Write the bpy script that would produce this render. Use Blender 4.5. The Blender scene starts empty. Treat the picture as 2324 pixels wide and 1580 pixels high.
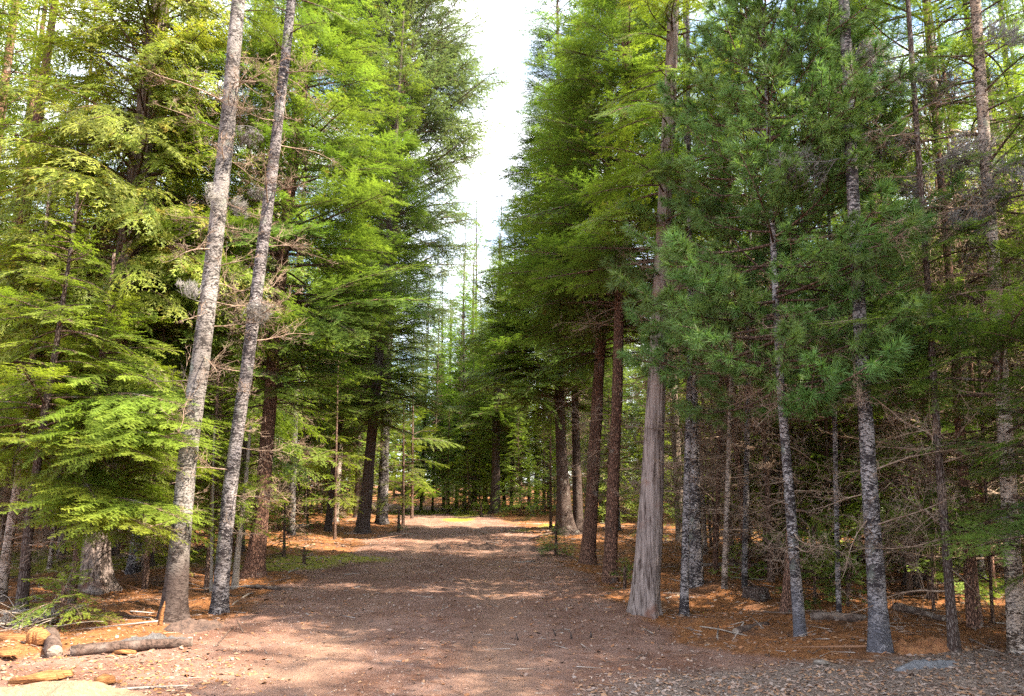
import bpy, math, random
import numpy as np
from mathutils import Vector, Matrix

SC = bpy.context.scene
COL = SC.collection
R = math.radians

# ------------------------------------------------------------------ camera, sky, sun, exposure
EYE = np.array([0.0, 0.0, 1.6]); PITCH = R(10.4); FPX = 1690.0
cam_d = bpy.data.cameras.new('camera'); cam = bpy.data.objects.new('camera', cam_d); COL.objects.link(cam)
cam.location = EYE; cam.rotation_euler = (R(90) + PITCH, 0, 0)
cam_d.sensor_width = 36.0; cam_d.lens = FPX / 2324 * 36.0; cam_d.clip_start = 0.05; cam_d.clip_end = 3000
SC.camera = cam

SUN_AZ, SUN_EL = 109.0, 49.0          # clockwise from the view direction (+Y), above the horizon
SKY_STRENGTH, SUN_STRENGTH, EXPOSURE = 0.14, 5.0, 2.42
world = bpy.data.worlds.new('World'); SC.world = world; world.use_nodes = True
wn, wl = world.node_tree.nodes, world.node_tree.links
wn.clear()
w_out = wn.new('ShaderNodeOutputWorld'); w_bg = wn.new('ShaderNodeBackground')
sky = wn.new('ShaderNodeTexSky'); sky.sky_type = 'NISHITA'; sky.sun_disc = False
sky.sun_elevation = R(SUN_EL); sky.sun_rotation = R(SUN_AZ); sky.altitude = 700; sky.air_density = 1.0; sky.dust_density = 1.2
tc = wn.new('ShaderNodeTexCoord'); mp = wn.new('ShaderNodeMapping'); mp.inputs['Scale'].default_value = (1.6, 1.6, 4.2)
mp.inputs['Location'].default_value = (2.3, 0.4, 0.2)
cn = wn.new('ShaderNodeTexNoise'); cn.inputs['Scale'].default_value = 1.5; cn.inputs['Detail'].default_value = 7; cn.inputs['Roughness'].default_value = 0.58
cr = wn.new('ShaderNodeValToRGB'); cr.color_ramp.elements[0].position = 0.40; cr.color_ramp.elements[1].position = 0.60
cm = wn.new('ShaderNodeMix'); cm.data_type = 'RGBA'; cm.inputs[7].default_value = (6.0, 6.1, 6.3, 1)
wl.new(tc.outputs['Generated'], mp.inputs[0]); wl.new(mp.outputs[0], cn.inputs['Vector']); wl.new(cn.outputs['Fac'], cr.inputs[0])
wl.new(cr.outputs[0], cm.inputs[0]); wl.new(sky.outputs[0], cm.inputs[6]); wl.new(cm.outputs[2], w_bg.inputs[0])
w_bg.inputs[1].default_value = SKY_STRENGTH; wl.new(w_bg.outputs[0], w_out.inputs[0])

sun_d = bpy.data.lights.new('sun', 'SUN'); sun = bpy.data.objects.new('sun', sun_d); COL.objects.link(sun)
sun_d.energy = SUN_STRENGTH; sun_d.angle = R(0.5); sun_d.color = (1.0, 0.90, 0.74)
TO_SUN = np.array([math.sin(R(SUN_AZ)) * math.cos(R(SUN_EL)), math.cos(R(SUN_AZ)) * math.cos(R(SUN_EL)), math.sin(R(SUN_EL))])
sun.rotation_euler = Vector(TO_SUN).to_track_quat('Z', 'Y').to_euler(); sun.location = (20, -10, 40)
SC.view_settings.view_transform = 'Standard'; SC.view_settings.look = 'None'
SC.view_settings.exposure = EXPOSURE; SC.view_settings.gamma = 1.0; SC.view_settings.use_curve_mapping = False
cy = SC.cycles
cy.max_bounces = 6; cy.diffuse_bounces = 4; cy.glossy_bounces = 1; cy.transmission_bounces = 5; cy.transparent_max_bounces = 4
cy.use_denoising = False; cy.use_adaptive_sampling = True; cy.adaptive_threshold = 0.01; cy.sample_clamp_indirect = 4.0
cy.caustics_reflective = False; cy.caustics_refractive = False; cy.blur_glossy = 1.0

# ------------------------------------------------------------------ places
CP, SP_ = math.cos(PITCH), math.sin(PITCH)
def ray(px, py):
    u = (px - 1162) / FPX; v = -(py - 790) / FPX
    return np.array([u, CP - v * SP_, SP_ + v * CP])
def at(px, py, z=0.0):                       # point of the ground under a pixel of the 2324 px wide photograph
    d = ray(px, py); t = (z - EYE[2]) / d[2]
    return EYE + d * t
def at_depth(px, py, Y):
    d = ray(px, py); return EYE + d * (Y / d[1])
RY = [-60, -8, 5, 9, 27, 45, 58, 70, 85, 110]
RX = [6, 1.0, -0.9, -1.1, -1.9, -4.2, -8.5, -16, -30, -60]
def road_x(y): return np.interp(y, RY, RX)

def _hash(ix, iy, iz, s):
    h = (ix * 374761393 + iy * 668265263 + iz * 2147483647 + s * 974634777) & 0xFFFFFFFF
    h = ((h ^ (h >> 13)) * 1274126177) & 0xFFFFFFFF
    return ((h ^ (h >> 16)) & 0xFFFF) / 65535.0
def vnoise(x, y, z=None, s=0):
    x = np.asarray(x, float); y = np.asarray(y, float)
    z = np.zeros_like(x) if z is None else np.asarray(z, float)
    xi, yi, zi = np.floor(x).astype(np.int64), np.floor(y).astype(np.int64), np.floor(z).astype(np.int64)
    fx, fy, fz = x - xi, y - yi, z - zi
    fx, fy, fz = fx*fx*(3-2*fx), fy*fy*(3-2*fy), fz*fz*(3-2*fz)
    out = 0
    for a in (0, 1):
        for b in (0, 1):
            for c in (0, 1):
                out = out + _hash(xi+a, yi+b, zi+c, s) * (fx if a else 1-fx) * (fy if b else 1-fy) * (fz if c else 1-fz)
    return out * 2 - 1
def fbm(x, y, oct=4, s=0):
    o, a, f = 0, 1.0, 1.0
    for i in range(oct):
        o = o + a * vnoise(x*f, y*f, None, s+i); a *= 0.5; f *= 2.03
    return o
def smooth(a, b, x):
    t = np.clip((x - a) / (b - a), 0, 1); return t*t*(3-2*t)
def road_mask(x, y):
    d = np.abs(x - road_x(y)) + 0.35 * fbm(x*0.9, y*0.9, 3, 40)
    w = np.interp(y, [0, 5.6, 6.6, 8, 10, 16, 24, 60], [9, 6.5, 4.2, 2.9, 2.4, 2.6, 2.4, 2.2])
    return 1 - smooth(w - 0.5, w + 0.5, d)
def ground_z(x, y):
    x = np.asarray(x, float); y = np.asarray(y, float)
    rm = road_mask(x, y)
    z = 0.10 * fbm(x*0.16, y*0.16, 3, 3) * smooth(4, 16, np.hypot(x, y))
    z = z + (1 - rm) * (0.05 * fbm(x*0.8, y*0.8, 3, 9) + 0.05 * smooth(0, 1, (np.abs(x - road_x(y)) - 2.6) / 2.5))
    z = z + (1 - rm) * np.where(y < 40, .035, 0) * fbm(x*2.3, y*2.3, 3, 51)
    dx = x - road_x(y)
    rut = np.exp(-((dx - 0.85) / 0.28)**2) + np.exp(-((dx + 0.85) / 0.28)**2)
    z = z - 0.030 * rut * rm * smooth(6, 9, y)
    z = z + 0.016 * fbm(x*3.1, y*3.1, 3, 21)
    z = z + 0.012 * np.maximum(0, vnoise(x*9, y*9, None, 33)) * np.where(y < 26, 1, 0)
    return z

# ------------------------------------------------------------------ objects
def tag(o, label=None, cat=None, group=None, kind=None):
    if label: o['label'] = label
    if cat: o['category'] = cat
    if group: o['group'] = group
    if kind: o['kind'] = kind
    return o
def link(o, parent=None):
    COL.objects.link(o)
    if parent is not None: o.parent = parent
    return o
def empty(name, loc, label, cat, group=None):
    o = link(bpy.data.objects.new(name, None)); o.location = loc; o.empty_display_size = 0.2
    return tag(o, label, cat, group)
def mesh(name, V, F, mats, mi=None, tip=None, smooth_=False, attrs=None):
    """V (n,3), F (m,3) triangles."""
    V = np.ascontiguousarray(V, np.float32); F = np.ascontiguousarray(F, np.int32)
    me = bpy.data.meshes.new(name)
    me.vertices.add(len(V)); me.vertices.foreach_set('co', V.ravel())
    me.loops.add(F.size); me.loops.foreach_set('vertex_index', F.ravel())
    me.polygons.add(len(F)); me.polygons.foreach_set('loop_start', np.arange(0, F.size, 3, dtype=np.int32))
    for m in mats: me.materials.append(m)
    if mi is not None: me.polygons.foreach_set('material_index', np.ascontiguousarray(mi, np.int32))
    if smooth_: me.polygons.foreach_set('use_smooth', np.ones(len(F), bool))
    if tip is not None:
        a = me.attributes.new('tip', 'FLOAT', 'POINT'); a.data.foreach_set('value', np.ascontiguousarray(tip, np.float32))
    for k, v in (attrs or {}).items():
        a = me.attributes.new(k, 'FLOAT', 'POINT'); a.data.foreach_set('value', np.ascontiguousarray(v, np.float32))
    me.update(calc_edges=True)
    return me
def obj(name, me, parent=None, mat4=None, loc=None):
    o = link(bpy.data.objects.new(name, me), parent)
    if mat4 is not None: o.matrix_basis = mat4
    if loc is not None: o.location = loc
    return o
def rot(az=0.0, pitch=0.0, roll=0.0):        # local +X outwards; az about Z, pitch lifts the tip
    return np.array((Matrix.Rotation(az, 3, 'Z') @ Matrix.Rotation(-pitch, 3, 'Y') @ Matrix.Rotation(roll, 3, 'X')))
def m4(Rm, t, s=1.0):
    M = Matrix(Rm.tolist()).to_4x4()
    for i in range(3):
        for j in range(3): M[i][j] *= s
    M.translation = Vector(t); return M

class Geo:                                    # triangles gathered into one part
    def __init__(s): s.V, s.F, s.M, s.T, s.n = [], [], [], [], 0
    def add(s, V, F, m=0, tip=None):
        V = np.asarray(V, float); F = np.asarray(F, np.int64)
        if len(V) == 0: return
        s.V.append(V); s.F.append(F + s.n); s.n += len(V)
        s.M.append(np.full(len(F), m) if np.isscalar(m) else np.asarray(m))
        s.T.append(np.zeros(len(V)) if tip is None else np.asarray(tip))
    def data(s): return np.concatenate(s.V), np.concatenate(s.F), np.concatenate(s.M), np.concatenate(s.T)
    def mesh(s, name, mats, smooth_=False):
        V, F, M, T = s.data(); return mesh(name, V, F, mats, M, T, smooth_)

def tube(P, rad, seg=6, cap=True, rfun=None):
    """closed tube along points P (n,3) with radii"""
    P = np.asarray(P, float); n = len(P)
    T = np.gradient(P, axis=0); T /= np.linalg.norm(T, axis=1, keepdims=True) + 1e-9
    ref = np.array([0, 1, 0]) if abs(T[:, 2]).mean() > 0.5 or abs(T[:, 0]).mean() > .6 else np.array([1, 0, 0])
    if abs(T[:, 1]).mean() > 0.8: ref = np.array([1, 0, 0])
    A = np.cross(T, ref); A /= np.linalg.norm(A, axis=1, keepdims=True) + 1e-9
    B = np.cross(T, A)
    th = np.arange(seg) / seg * 2 * np.pi
    rr = np.asarray(rad, float)[:, None] * np.ones(seg)[None]
    if rfun is not None: rr = rr * rfun(th[None], np.arange(n)[:, None])
    V = P[:, None] + rr[..., None] * (np.cos(th)[None, :, None] * A[:, None] + np.sin(th)[None, :, None] * B[:, None])
    V = V.reshape(-1, 3)
    i = np.arange(n - 1)[:, None] * seg; j = np.arange(seg)[None]; k = (j + 1) % seg
    a, b, c, d = i + j, i + k, i + seg + k, i + seg + j
    F = np.concatenate([np.stack([a, b, c], -1).reshape(-1, 3), np.stack([a, c, d], -1).reshape(-1, 3)])
    if cap:
        V = np.concatenate([V, P[:1], P[-1:]]); e = n * seg
        jj = np.arange(seg); kk = (jj + 1) % seg
        F = np.concatenate([F, np.stack([np.full(seg, e), kk, jj], -1), np.stack([np.full(seg, e+1), (n-1)*seg + jj, (n-1)*seg + kk], -1)])
    return V, F

def sticks(P, D, L, r):
    """many straight 3-sided twigs at once (n)"""
    P, D = np.asarray(P, float), np.asarray(D, float); n = len(P)
    if n == 0: return np.zeros((0, 3)), np.zeros((0, 3), int)
    ref = np.where(np.abs(D[:, 2:3]) > .8, np.array([[1., 0, 0]]), np.array([[0, 0, 1.]]))
    A = np.cross(D, ref); A /= np.linalg.norm(A, axis=1, keepdims=True) + 1e-9; B = np.cross(D, A)
    E = P + D * np.asarray(L)[:, None]; r = np.asarray(r, float)[:, None]
    V = []
    for q in range(3):
        c, s = math.cos(q * 2.0944), math.sin(q * 2.0944)
        V.append(P + r * (c * A + s * B))
    V.append(E); V = np.stack(V, 1).reshape(-1, 3)
    b = np.arange(n)[:, None] * 4
    F = np.concatenate([b + np.array([[0, 1, 3]]), b + np.array([[1, 2, 3]]), b + np.array([[2, 0, 3]])])
    return V, F

# ------------------------------------------------------------------ materials
def newmat(name):
    m = bpy.data.materials.new(name); m.use_nodes = True; nt = m.node_tree; nt.nodes.clear()
    return m, nt.nodes, nt.links
def node(ns, t, **kw):
    n = ns.new(t)
    for k, v in kw.items(): setattr(n, k, v)
    return n
def mixc(ns, ls, fac, a, b, mode='MIX'):
    m = ns.new('ShaderNodeMix'); m.data_type = 'RGBA'; m.blend_type = mode
    for s, v in ((0, fac), (6, a), (7, b)):
        if hasattr(v, 'links') or hasattr(v, 'is_linked'): ls.new(v, m.inputs[s])
        else: m.inputs[s].default_value = (*v, 1) if isinstance(v, (tuple, list)) else v
    return m.outputs[2]
def ramp(ns, ls, src, p0, p1, c0=(0, 0, 0), c1=(1, 1, 1)):
    r = ns.new('ShaderNodeValToRGB'); e = r.color_ramp.elements
    e[0].position, e[1].position = p0, p1; e[0].color, e[1].color = (*c0, 1), (*c1, 1)
    ls.new(src, r.inputs[0]); return r.outputs[0]
def noise(ns, ls, vec, scale, detail=4, rough=0.55, dist=0.0):
    n = ns.new('ShaderNodeTexNoise'); n.inputs['Scale'].default_value = scale; n.inputs['Detail'].default_value = detail
    n.inputs['Roughness'].default_value = rough; n.inputs['Distortion'].default_value = dist
    if vec is not None: ls.new(vec, n.inputs['Vector'])
    return n.outputs['Fac']
def scaled(ns, ls, vec, s, loc=(0, 0, 0)):
    m = ns.new('ShaderNodeMapping'); m.inputs['Scale'].default_value = s; m.inputs['Location'].default_value = loc
    ls.new(vec, m.inputs[0]); return m.outputs[0]

def leaf_mat(name, inner, outer, trans=0.35, dead=None, dead_amt=0.0):
    m, ns, ls = newmat(name)
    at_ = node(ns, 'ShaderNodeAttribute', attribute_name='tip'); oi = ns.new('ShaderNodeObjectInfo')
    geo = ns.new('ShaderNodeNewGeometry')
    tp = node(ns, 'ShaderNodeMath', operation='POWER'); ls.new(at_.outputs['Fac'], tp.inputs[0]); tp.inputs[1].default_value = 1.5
    c = mixc(ns, ls, tp.outputs[0], inner, outer)  # new-growth tips, contrast widened to paint dark crown interiors and lit ends
    nz = noise(ns, ls, geo.outputs['Position'], 1.3, 3)
    hs = ns.new('ShaderNodeHueSaturation')
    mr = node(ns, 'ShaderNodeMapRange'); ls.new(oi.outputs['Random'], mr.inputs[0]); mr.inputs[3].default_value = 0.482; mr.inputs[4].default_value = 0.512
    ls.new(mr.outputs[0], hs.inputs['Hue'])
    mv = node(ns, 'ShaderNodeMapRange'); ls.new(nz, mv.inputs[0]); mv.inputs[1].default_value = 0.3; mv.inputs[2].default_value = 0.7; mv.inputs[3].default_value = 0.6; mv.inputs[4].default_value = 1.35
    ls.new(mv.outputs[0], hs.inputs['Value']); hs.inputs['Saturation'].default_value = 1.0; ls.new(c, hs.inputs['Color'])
    col = hs.outputs[0]
    if dead:
        n2 = noise(ns, ls, geo.outputs['Position'], 3.1, 3)
        f = ramp(ns, ls, n2, 0.60 - dead_amt*.2, 0.72 - dead_amt*.2); col = mixc(ns, ls, f, col, dead)
    b = ns.new('ShaderNodeBsdfPrincipled'); b.inputs['Roughness'].default_value = 0.5; b.inputs['Specular IOR Level'].default_value = 0.3
    t = ns.new('ShaderNodeBsdfTranslucent'); mx = ns.new('ShaderNodeMixShader'); mx.inputs[0].default_value = trans
    ls.new(col, b.inputs['Base Color'])
    tcn = mixc(ns, ls, 1.0, col, (1.25, 1.3, 0.7), 'MULTIPLY'); ls.new(tcn, t.inputs[0])
    o = ns.new('ShaderNodeOutputMaterial'); ls.new(b.outputs[0], mx.inputs[1]); ls.new(t.outputs[0], mx.inputs[2]); ls.new(mx.outputs[0], o.inputs[0])
    return m

def bark_mat(name, kind, foot=None):
    m, ns, ls = newmat(name)
    tcn = ns.new('ShaderNodeTexCoord'); v = tcn.outputs['Object']; oi = ns.new('ShaderNodeObjectInfo')
    b = ns.new('ShaderNodeBsdfPrincipled'); b.inputs['Roughness'].default_value = 0.9; b.inputs['Specular IOR Level'].default_value = 0.15
    bump = ns.new('ShaderNodeBump'); bump.inputs['Strength'].default_value = 0.9; bump.inputs['Distance'].default_value = 0.03
    big = noise(ns, ls, v, 2.2, 4)
    if kind in ('pale', 'flecked', 'orange'):
        flk = noise(ns, ls, scaled(ns, ls, v, (17, 17, 36)), 1.0, 6, 0.72, 1.2)
        fine = noise(ns, ls, scaled(ns, ls, v, (30, 30, 85)), 1.0, 3, 0.6)
        if kind == 'pale': lo, hi, dk = (0.17, 0.145, 0.128), (0.30, 0.27, 0.245), (0.035, 0.028, 0.025)
        elif kind == 'flecked': lo, hi, dk = (0.19, 0.162, 0.155), (0.34, 0.30, 0.29), (0.030, 0.023, 0.024)
        else: lo, hi, dk = (0.29, 0.20, 0.145), (0.48, 0.39, 0.33), (0.05, 0.03, 0.02)
        c = mixc(ns, ls, ramp(ns, ls, big, 0.35, 0.65), lo, hi)
        c = mixc(ns, ls, ramp(ns, ls, fine, 0.46, 0.66), c, (0.10, 0.08, 0.075))
        th = 0.50 if kind == 'flecked' else 0.53
        fl = node(ns, 'ShaderNodeMath', operation='MULTIPLY_ADD'); ls.new(noise(ns, ls, scaled(ns, ls, v, (3, 3, 4.5), (3, 9, 2)), 1.0, 3), fl.inputs[0]); fl.inputs[1].default_value = .35; ls.new(flk, fl.inputs[2])
        f = ramp(ns, ls, fl.outputs[0], th + .165, th + .225)
        c = mixc(ns, ls, f, c, dk)
        li = noise(ns, ls, scaled(ns, ls, v, (5, 5, 4), (7, 1, 0)), 1.0, 5, .6)
        c = mixc(ns, ls, ramp(ns, ls, li, 0.58, 0.72), c, (0.21, 0.22, 0.18))
        h = mixc(ns, ls, 0.5, f, fine)
        inv = ns.new('ShaderNodeInvert'); ls.new(h, inv.inputs['Color']); hh = inv.outputs[0]
    elif kind == 'cedar':
        st = noise(ns, ls, scaled(ns, ls, v, (26, 26, 1.6)), 1.0, 5, 0.6, 0.6)
        fine = noise(ns, ls, scaled(ns, ls, v, (90, 90, 5)), 1.0, 3, 0.6)
        c = mixc(ns, ls, ramp(ns, ls, st, 0.38, 0.58), (0.040, 0.025, 0.020), (0.22, 0.17, 0.15))
        c = mixc(ns, ls, ramp(ns, ls, fine, 0.48, 0.75), c, (0.28, 0.225, 0.205))
        c = mixc(ns, ls, ramp(ns, ls, big, 0.58, 0.70), c, (0.14, 0.062, 0.04))
        hh = mixc(ns, ls, 0.4, st, fine)
    elif kind in ('brown', 'dark', 'twig'):
        vo = ns.new('ShaderNodeTexVoronoi'); vo.feature = 'DISTANCE_TO_EDGE'; vo.inputs['Scale'].default_value = 1.0
        wv = scaled(ns, ls, v, (46, 46, 13)); nv = ns.new('ShaderNodeTexNoise'); nv.inputs['Scale'].default_value = .8; nv.inputs['Detail'].default_value = 3; ls.new(wv, nv.inputs['Vector']); wv = mixc(ns, ls, .5, wv, nv.outputs['Color'], 'LINEAR_LIGHT'); ls.new(wv, vo.inputs['Vector'])
        fine = noise(ns, ls, scaled(ns, ls, v, (60, 60, 25)), 1.0, 4, 0.65)
        base = {'brown': ((0.19, 0.095, 0.062), (0.37, 0.20, 0.14)), 'dark': ((0.09, 0.065, 0.055), (0.20, 0.155, 0.135)), 'twig': ((0.15, 0.085, 0.06), (0.33, 0.22, 0.165))}[kind]
        c = mixc(ns, ls, ramp(ns, ls, fine, 0.35, 0.7), *base)
        f = ramp(ns, ls, vo.outputs['Distance'], 0.0, 0.25)
        c = mixc(ns, ls, f, (0.045, 0.024, 0.018), c)
        li = noise(ns, ls, v, 4.0, 5, .6)
        c = mixc(ns, ls, ramp(ns, ls, li, 0.60, 0.75), c, (0.26, 0.25, 0.22))
        hh = mixc(ns, ls, 0.4, f, fine)
    elif kind == 'logbark':
        d = noise(ns, ls, v, 28, 5, .7); d2 = noise(ns, ls, v, 6, 4); c = mixc(ns, ls, ramp(ns, ls, d, .38, .64), (0.04, 0.026, 0.020), (0.15, 0.095, 0.072)); c = mixc(ns, ls, ramp(ns, ls, d2, .5, .66), c, (0.18, 0.135, 0.11)); hh = d
    elif kind == 'deadwood':
        d = noise(ns, ls, v, 14, 4, .6); c = mixc(ns, ls, ramp(ns, ls, d, .35, .65), (0.16, 0.095, 0.062), (0.32, 0.235, 0.175)); hh = d
    elif kind == 'lichen':
        c = mixc(ns, ls, noise(ns, ls, v, 25, 3), (0.10, 0.088, 0.08), (0.23, 0.21, 0.19)); hh = big
    elif kind == 'cut':
        d = noise(ns, ls, v, 30, 4); c = mixc(ns, ls, d, (0.15, 0.11, 0.085), (0.27, 0.21, 0.165)); hh = d
    elif kind == 'freshwood':
        d = noise(ns, ls, scaled(ns, ls, v, (8, 60, 60)), 1.0, 4); c = mixc(ns, ls, ramp(ns, ls, d, .35, .65), (0.15, 0.062, 0.024), (0.34, 0.155, 0.058)); hh = d
    elif kind == 'paleswood':
        d = noise(ns, ls, scaled(ns, ls, v, (8, 60, 60)), 1.0, 4); c = mixc(ns, ls, ramp(ns, ls, d, .35, .65), (0.16, 0.125, 0.10), (0.30, 0.25, 0.21)); hh = d
    if foot:                                  # the bark of the lowest stretch has a colour of its own
        sx = ns.new('ShaderNodeSeparateXYZ'); ls.new(v, sx.inputs[0]); ad = node(ns, 'ShaderNodeMath', operation='MULTIPLY_ADD'); ls.new(big, ad.inputs[0]); ad.inputs[1].default_value = -1.2; ls.new(sx.outputs[2], ad.inputs[2])
        fm = node(ns, 'ShaderNodeMapRange'); ls.new(ad.outputs[0], fm.inputs[0]); fm.inputs[1].default_value = foot[1] - .75; fm.inputs[2].default_value = foot[1] - .35; fm.inputs[3].default_value = foot[2]; fm.inputs[4].default_value = 0
        c = mixc(ns, ls, fm.outputs[0], c, foot[0])
    hs = ns.new('ShaderNodeHueSaturation'); mr = ns.new('ShaderNodeMapRange'); ls.new(oi.outputs['Random'], mr.inputs[0])
    mr.inputs[3].default_value = 0.85; mr.inputs[4].default_value = 1.15
    ls.new(mr.outputs[0], hs.inputs['Value']); ls.new(c, hs.inputs['Color']); ls.new(hs.outputs[0], b.inputs['Base Color'])
    ls.new(hh, bump.inputs['Height']); ls.new(bump.outputs[0], b.inputs['Normal'])
    o = ns.new('ShaderNodeOutputMaterial'); ls.new(b.outputs[0], o.inputs[0])
    return m

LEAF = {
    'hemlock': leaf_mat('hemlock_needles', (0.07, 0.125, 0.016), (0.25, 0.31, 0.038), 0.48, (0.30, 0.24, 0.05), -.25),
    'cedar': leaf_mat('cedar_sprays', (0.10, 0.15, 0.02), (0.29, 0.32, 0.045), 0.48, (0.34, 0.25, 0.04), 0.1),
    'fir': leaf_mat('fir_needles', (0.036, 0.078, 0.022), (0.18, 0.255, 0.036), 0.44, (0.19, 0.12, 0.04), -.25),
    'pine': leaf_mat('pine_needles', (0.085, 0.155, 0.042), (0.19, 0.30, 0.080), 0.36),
    'spruce': leaf_mat('spruce_needles', (0.06, 0.09, 0.045), (0.14, 0.18, 0.075), 0.42),
}
BARK = {k: bark_mat(k + '_bark', k) for k in ('pale', 'flecked', 'orange', 'cedar', 'brown', 'dark', 'twig', 'lichen', 'cut', 'freshwood', 'paleswood', 'logbark', 'deadwood')}

BARK['pale'] = bark_mat('pale_bark_dark_foot', 'pale', ((0.055, 0.036, 0.030), .75, .9))
BARK['bluefoot'] = bark_mat('flecked_bark_blue_foot', 'flecked', ((0.11, 0.105, 0.12), .45, .7))

# ------------------------------------------------------------------ boughs
def norm(a): return a / (np.linalg.norm(a, axis=-1, keepdims=True) + 1e-9)
PAR = {   # spacing of side twigs, side length ratio, angle; spacing and length of twiglets; droop of axis, hang of sides; needle length, width, spacing, angle
    'hemlock': dict(s1=.060, ratio=.56, a1=58, s2=.042, l3=.30, droop=.30, hang=.22, nl=.017, nw=.0075, ns=.0105, na=62, bare=.18, jz=.25, up=.05),
    'fir':     dict(s1=.066, ratio=.60, a1=55, s2=.060, l3=.36, droop=.20, hang=.08, nl=.026, nw=.0065, ns=.0110, na=62, bare=.20, jz=.25, up=.10),
    'cedar':   dict(s1=.075, ratio=.46, a1=48, s2=.036, l3=.34, droop=.48, hang=1.15, nl=.034, nw=.0130, ns=.0180, na=34, bare=.18, jz=.15, up=.15),
    'spruce':  dict(s1=.075, ratio=.48, a1=50, s2=.070, l3=.42, droop=.15, hang=.85, nl=.024, nw=.0080, ns=.0120, na=55, bare=.22, jz=.6, up=.25),
}
def bough(rng, L, sp, lod=0):
    p = PAR[sp]
    s1, s2 = p['s1'] * (1, 1.35, 2.0, 2.8)[lod], p['s2'] * (1, 1.9, 3.0, 4.5)[lod]
    nl, nw, ns = p['nl'] * (1.05, 1.6, 2.6, 4.4)[lod], p['nw'] * (1.2, 2.4, 4.0, 8.5)[lod], p['ns'] * (1.1, 2.2, 4.0, 8.0)[lod]
    g = Geo(); dr = p['droop'] * rng.uniform(.7, 1.3); wob = rng.uniform(-.12, .12)
    def axis(s):
        u = s / L; return np.stack([s * (1 - .06 * u), wob * L * np.sin(u * 2.6), L * (p['up'] * u - dr * u**2 + .10 * np.maximum(0, u - .7)**2)], -1)
    def tang(s): return norm(axis(s + .01) - axis(s - .01))
    ss = np.linspace(0, L, (10, 7, 4, 4)[lod])
    V, F = tube(axis(ss), (.006 + .008 * L) * (1 - ss / L * .9), (5, 4, 3, 3)[lod], False); g.add(V, F, 0)
    S = np.arange(p['bare'] * L, L * .985, s1); S = np.concatenate([S, S + s1 * .5]); side = np.repeat([1., -1.], len(S) // 2)
    S = np.clip(S + rng.normal(0, s1 * .25, len(S)), .03, L * .99); u = S / L
    keep = (rng.random(len(S)) < np.where(u < .4, .65, .92)) & (vnoise(S * 5.5 + side * 31, S * 0 + rng.uniform(0, 99), None, 2) > -.62); S, u, side = S[keep], u[keep], side[keep]
    l2 = p['ratio'] * L * np.minimum(1, .35 + 2.2 * u) * (1 - u)**.72 * rng.uniform(.35, 1.2, len(S)) + .05
    P2, T = axis(S), tang(S); up = np.array([0, 0, 1.]); B = norm(np.cross(up, T)); N = norm(np.cross(T, B))
    a = np.radians(p['a1'] + rng.normal(0, 7, len(S)) - 14 * u)[:, None]
    D2 = norm(np.cos(a) * T + np.sin(a) * side[:, None] * B + N * rng.normal(.02, .13, len(S))[:, None])
    hang = p['hang'] * rng.uniform(.6, 1.3, len(S))
    def lat(i, t): return P2[i] + D2[i] * t[:, None] - up * (hang[i] * t * t / (l2[i] + .15) * .8)[:, None]
    def latd(i, t): return norm(D2[i] - up * (1.6 * hang[i] * t / (l2[i] + .15))[:, None])
    if lod < 2:                                # woody side twigs, two pieces so they bend
        i = np.arange(len(S)); z = np.zeros(len(S)); A0, A1 = lat(i, z), lat(i, l2 * .55); d = A1 - A0; ln = np.linalg.norm(d, axis=1)
        V, F = sticks(A0, norm(d), ln * 1.25, .0022 + .0035 * l2); g.add(V, F, 0)
    cnt = np.maximum(1, (l2 / s2).astype(int)); i2 = np.repeat(np.arange(len(S)), cnt)
    t = (np.concatenate([np.arange(c) for c in cnt]) + rng.uniform(.4, 1.0, len(i2))) * s2; t = np.minimum(t, l2[i2] * .97)
    i2 = np.concatenate([i2, i2]); t = np.concatenate([t, np.minimum(t + s2 * .4, l2[i2[:len(t)]] * .98)]); sd = np.repeat([1., -1.], len(t) // 2)
    d2 = latd(i2, t); bb = norm(np.cross(N[i2], d2)); nn = norm(np.cross(d2, bb)); a3 = np.radians(50 + rng.normal(0, 9, len(t)))[:, None]
    D3 = norm(np.cos(a3) * d2 + np.sin(a3) * sd[:, None] * bb + nn * rng.normal(0, .14, len(t))[:, None] - up * (p['hang'] * .35))
    l3 = (p['l3'] * l2[i2] * (1 - t / l2[i2])**.7 * rng.uniform(.6, 1.15, len(t)) + .018) * (1, 1, 1.1, 1.25)[lod]; l3 = np.minimum(l3, .16)
    # needle-bearing shoots: twiglets, the side twigs' own outer part and the axis tip
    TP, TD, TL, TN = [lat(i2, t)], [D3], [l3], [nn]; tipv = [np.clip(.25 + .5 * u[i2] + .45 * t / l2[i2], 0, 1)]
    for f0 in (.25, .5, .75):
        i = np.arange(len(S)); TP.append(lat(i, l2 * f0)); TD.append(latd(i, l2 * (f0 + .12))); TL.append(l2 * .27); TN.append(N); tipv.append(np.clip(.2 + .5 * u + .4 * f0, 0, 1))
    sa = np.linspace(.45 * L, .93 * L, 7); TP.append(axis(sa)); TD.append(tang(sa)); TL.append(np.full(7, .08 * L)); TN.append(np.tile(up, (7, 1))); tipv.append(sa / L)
    TP, TD, TL, TN, tipv = map(np.concatenate, (TP, TD, TL, TN, tipv))
    c = np.maximum(1, (TL / ns).astype(int)); i = np.repeat(np.arange(len(TP)), c)
    tt = (np.concatenate([np.arange(q) for q in c]) + .5) * ns
    i = np.concatenate([i, i]); tt = np.concatenate([tt, tt + ns * .4]); sd = np.repeat([1., -1.], len(tt) // 2)[:, None]
    b3 = norm(np.cross(TN[i], TD[i])); ang = np.radians(p['na'] + rng.normal(0, 9, len(tt)))[:, None] * (1 - .35 * (tt / TL[i])[:, None])
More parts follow.
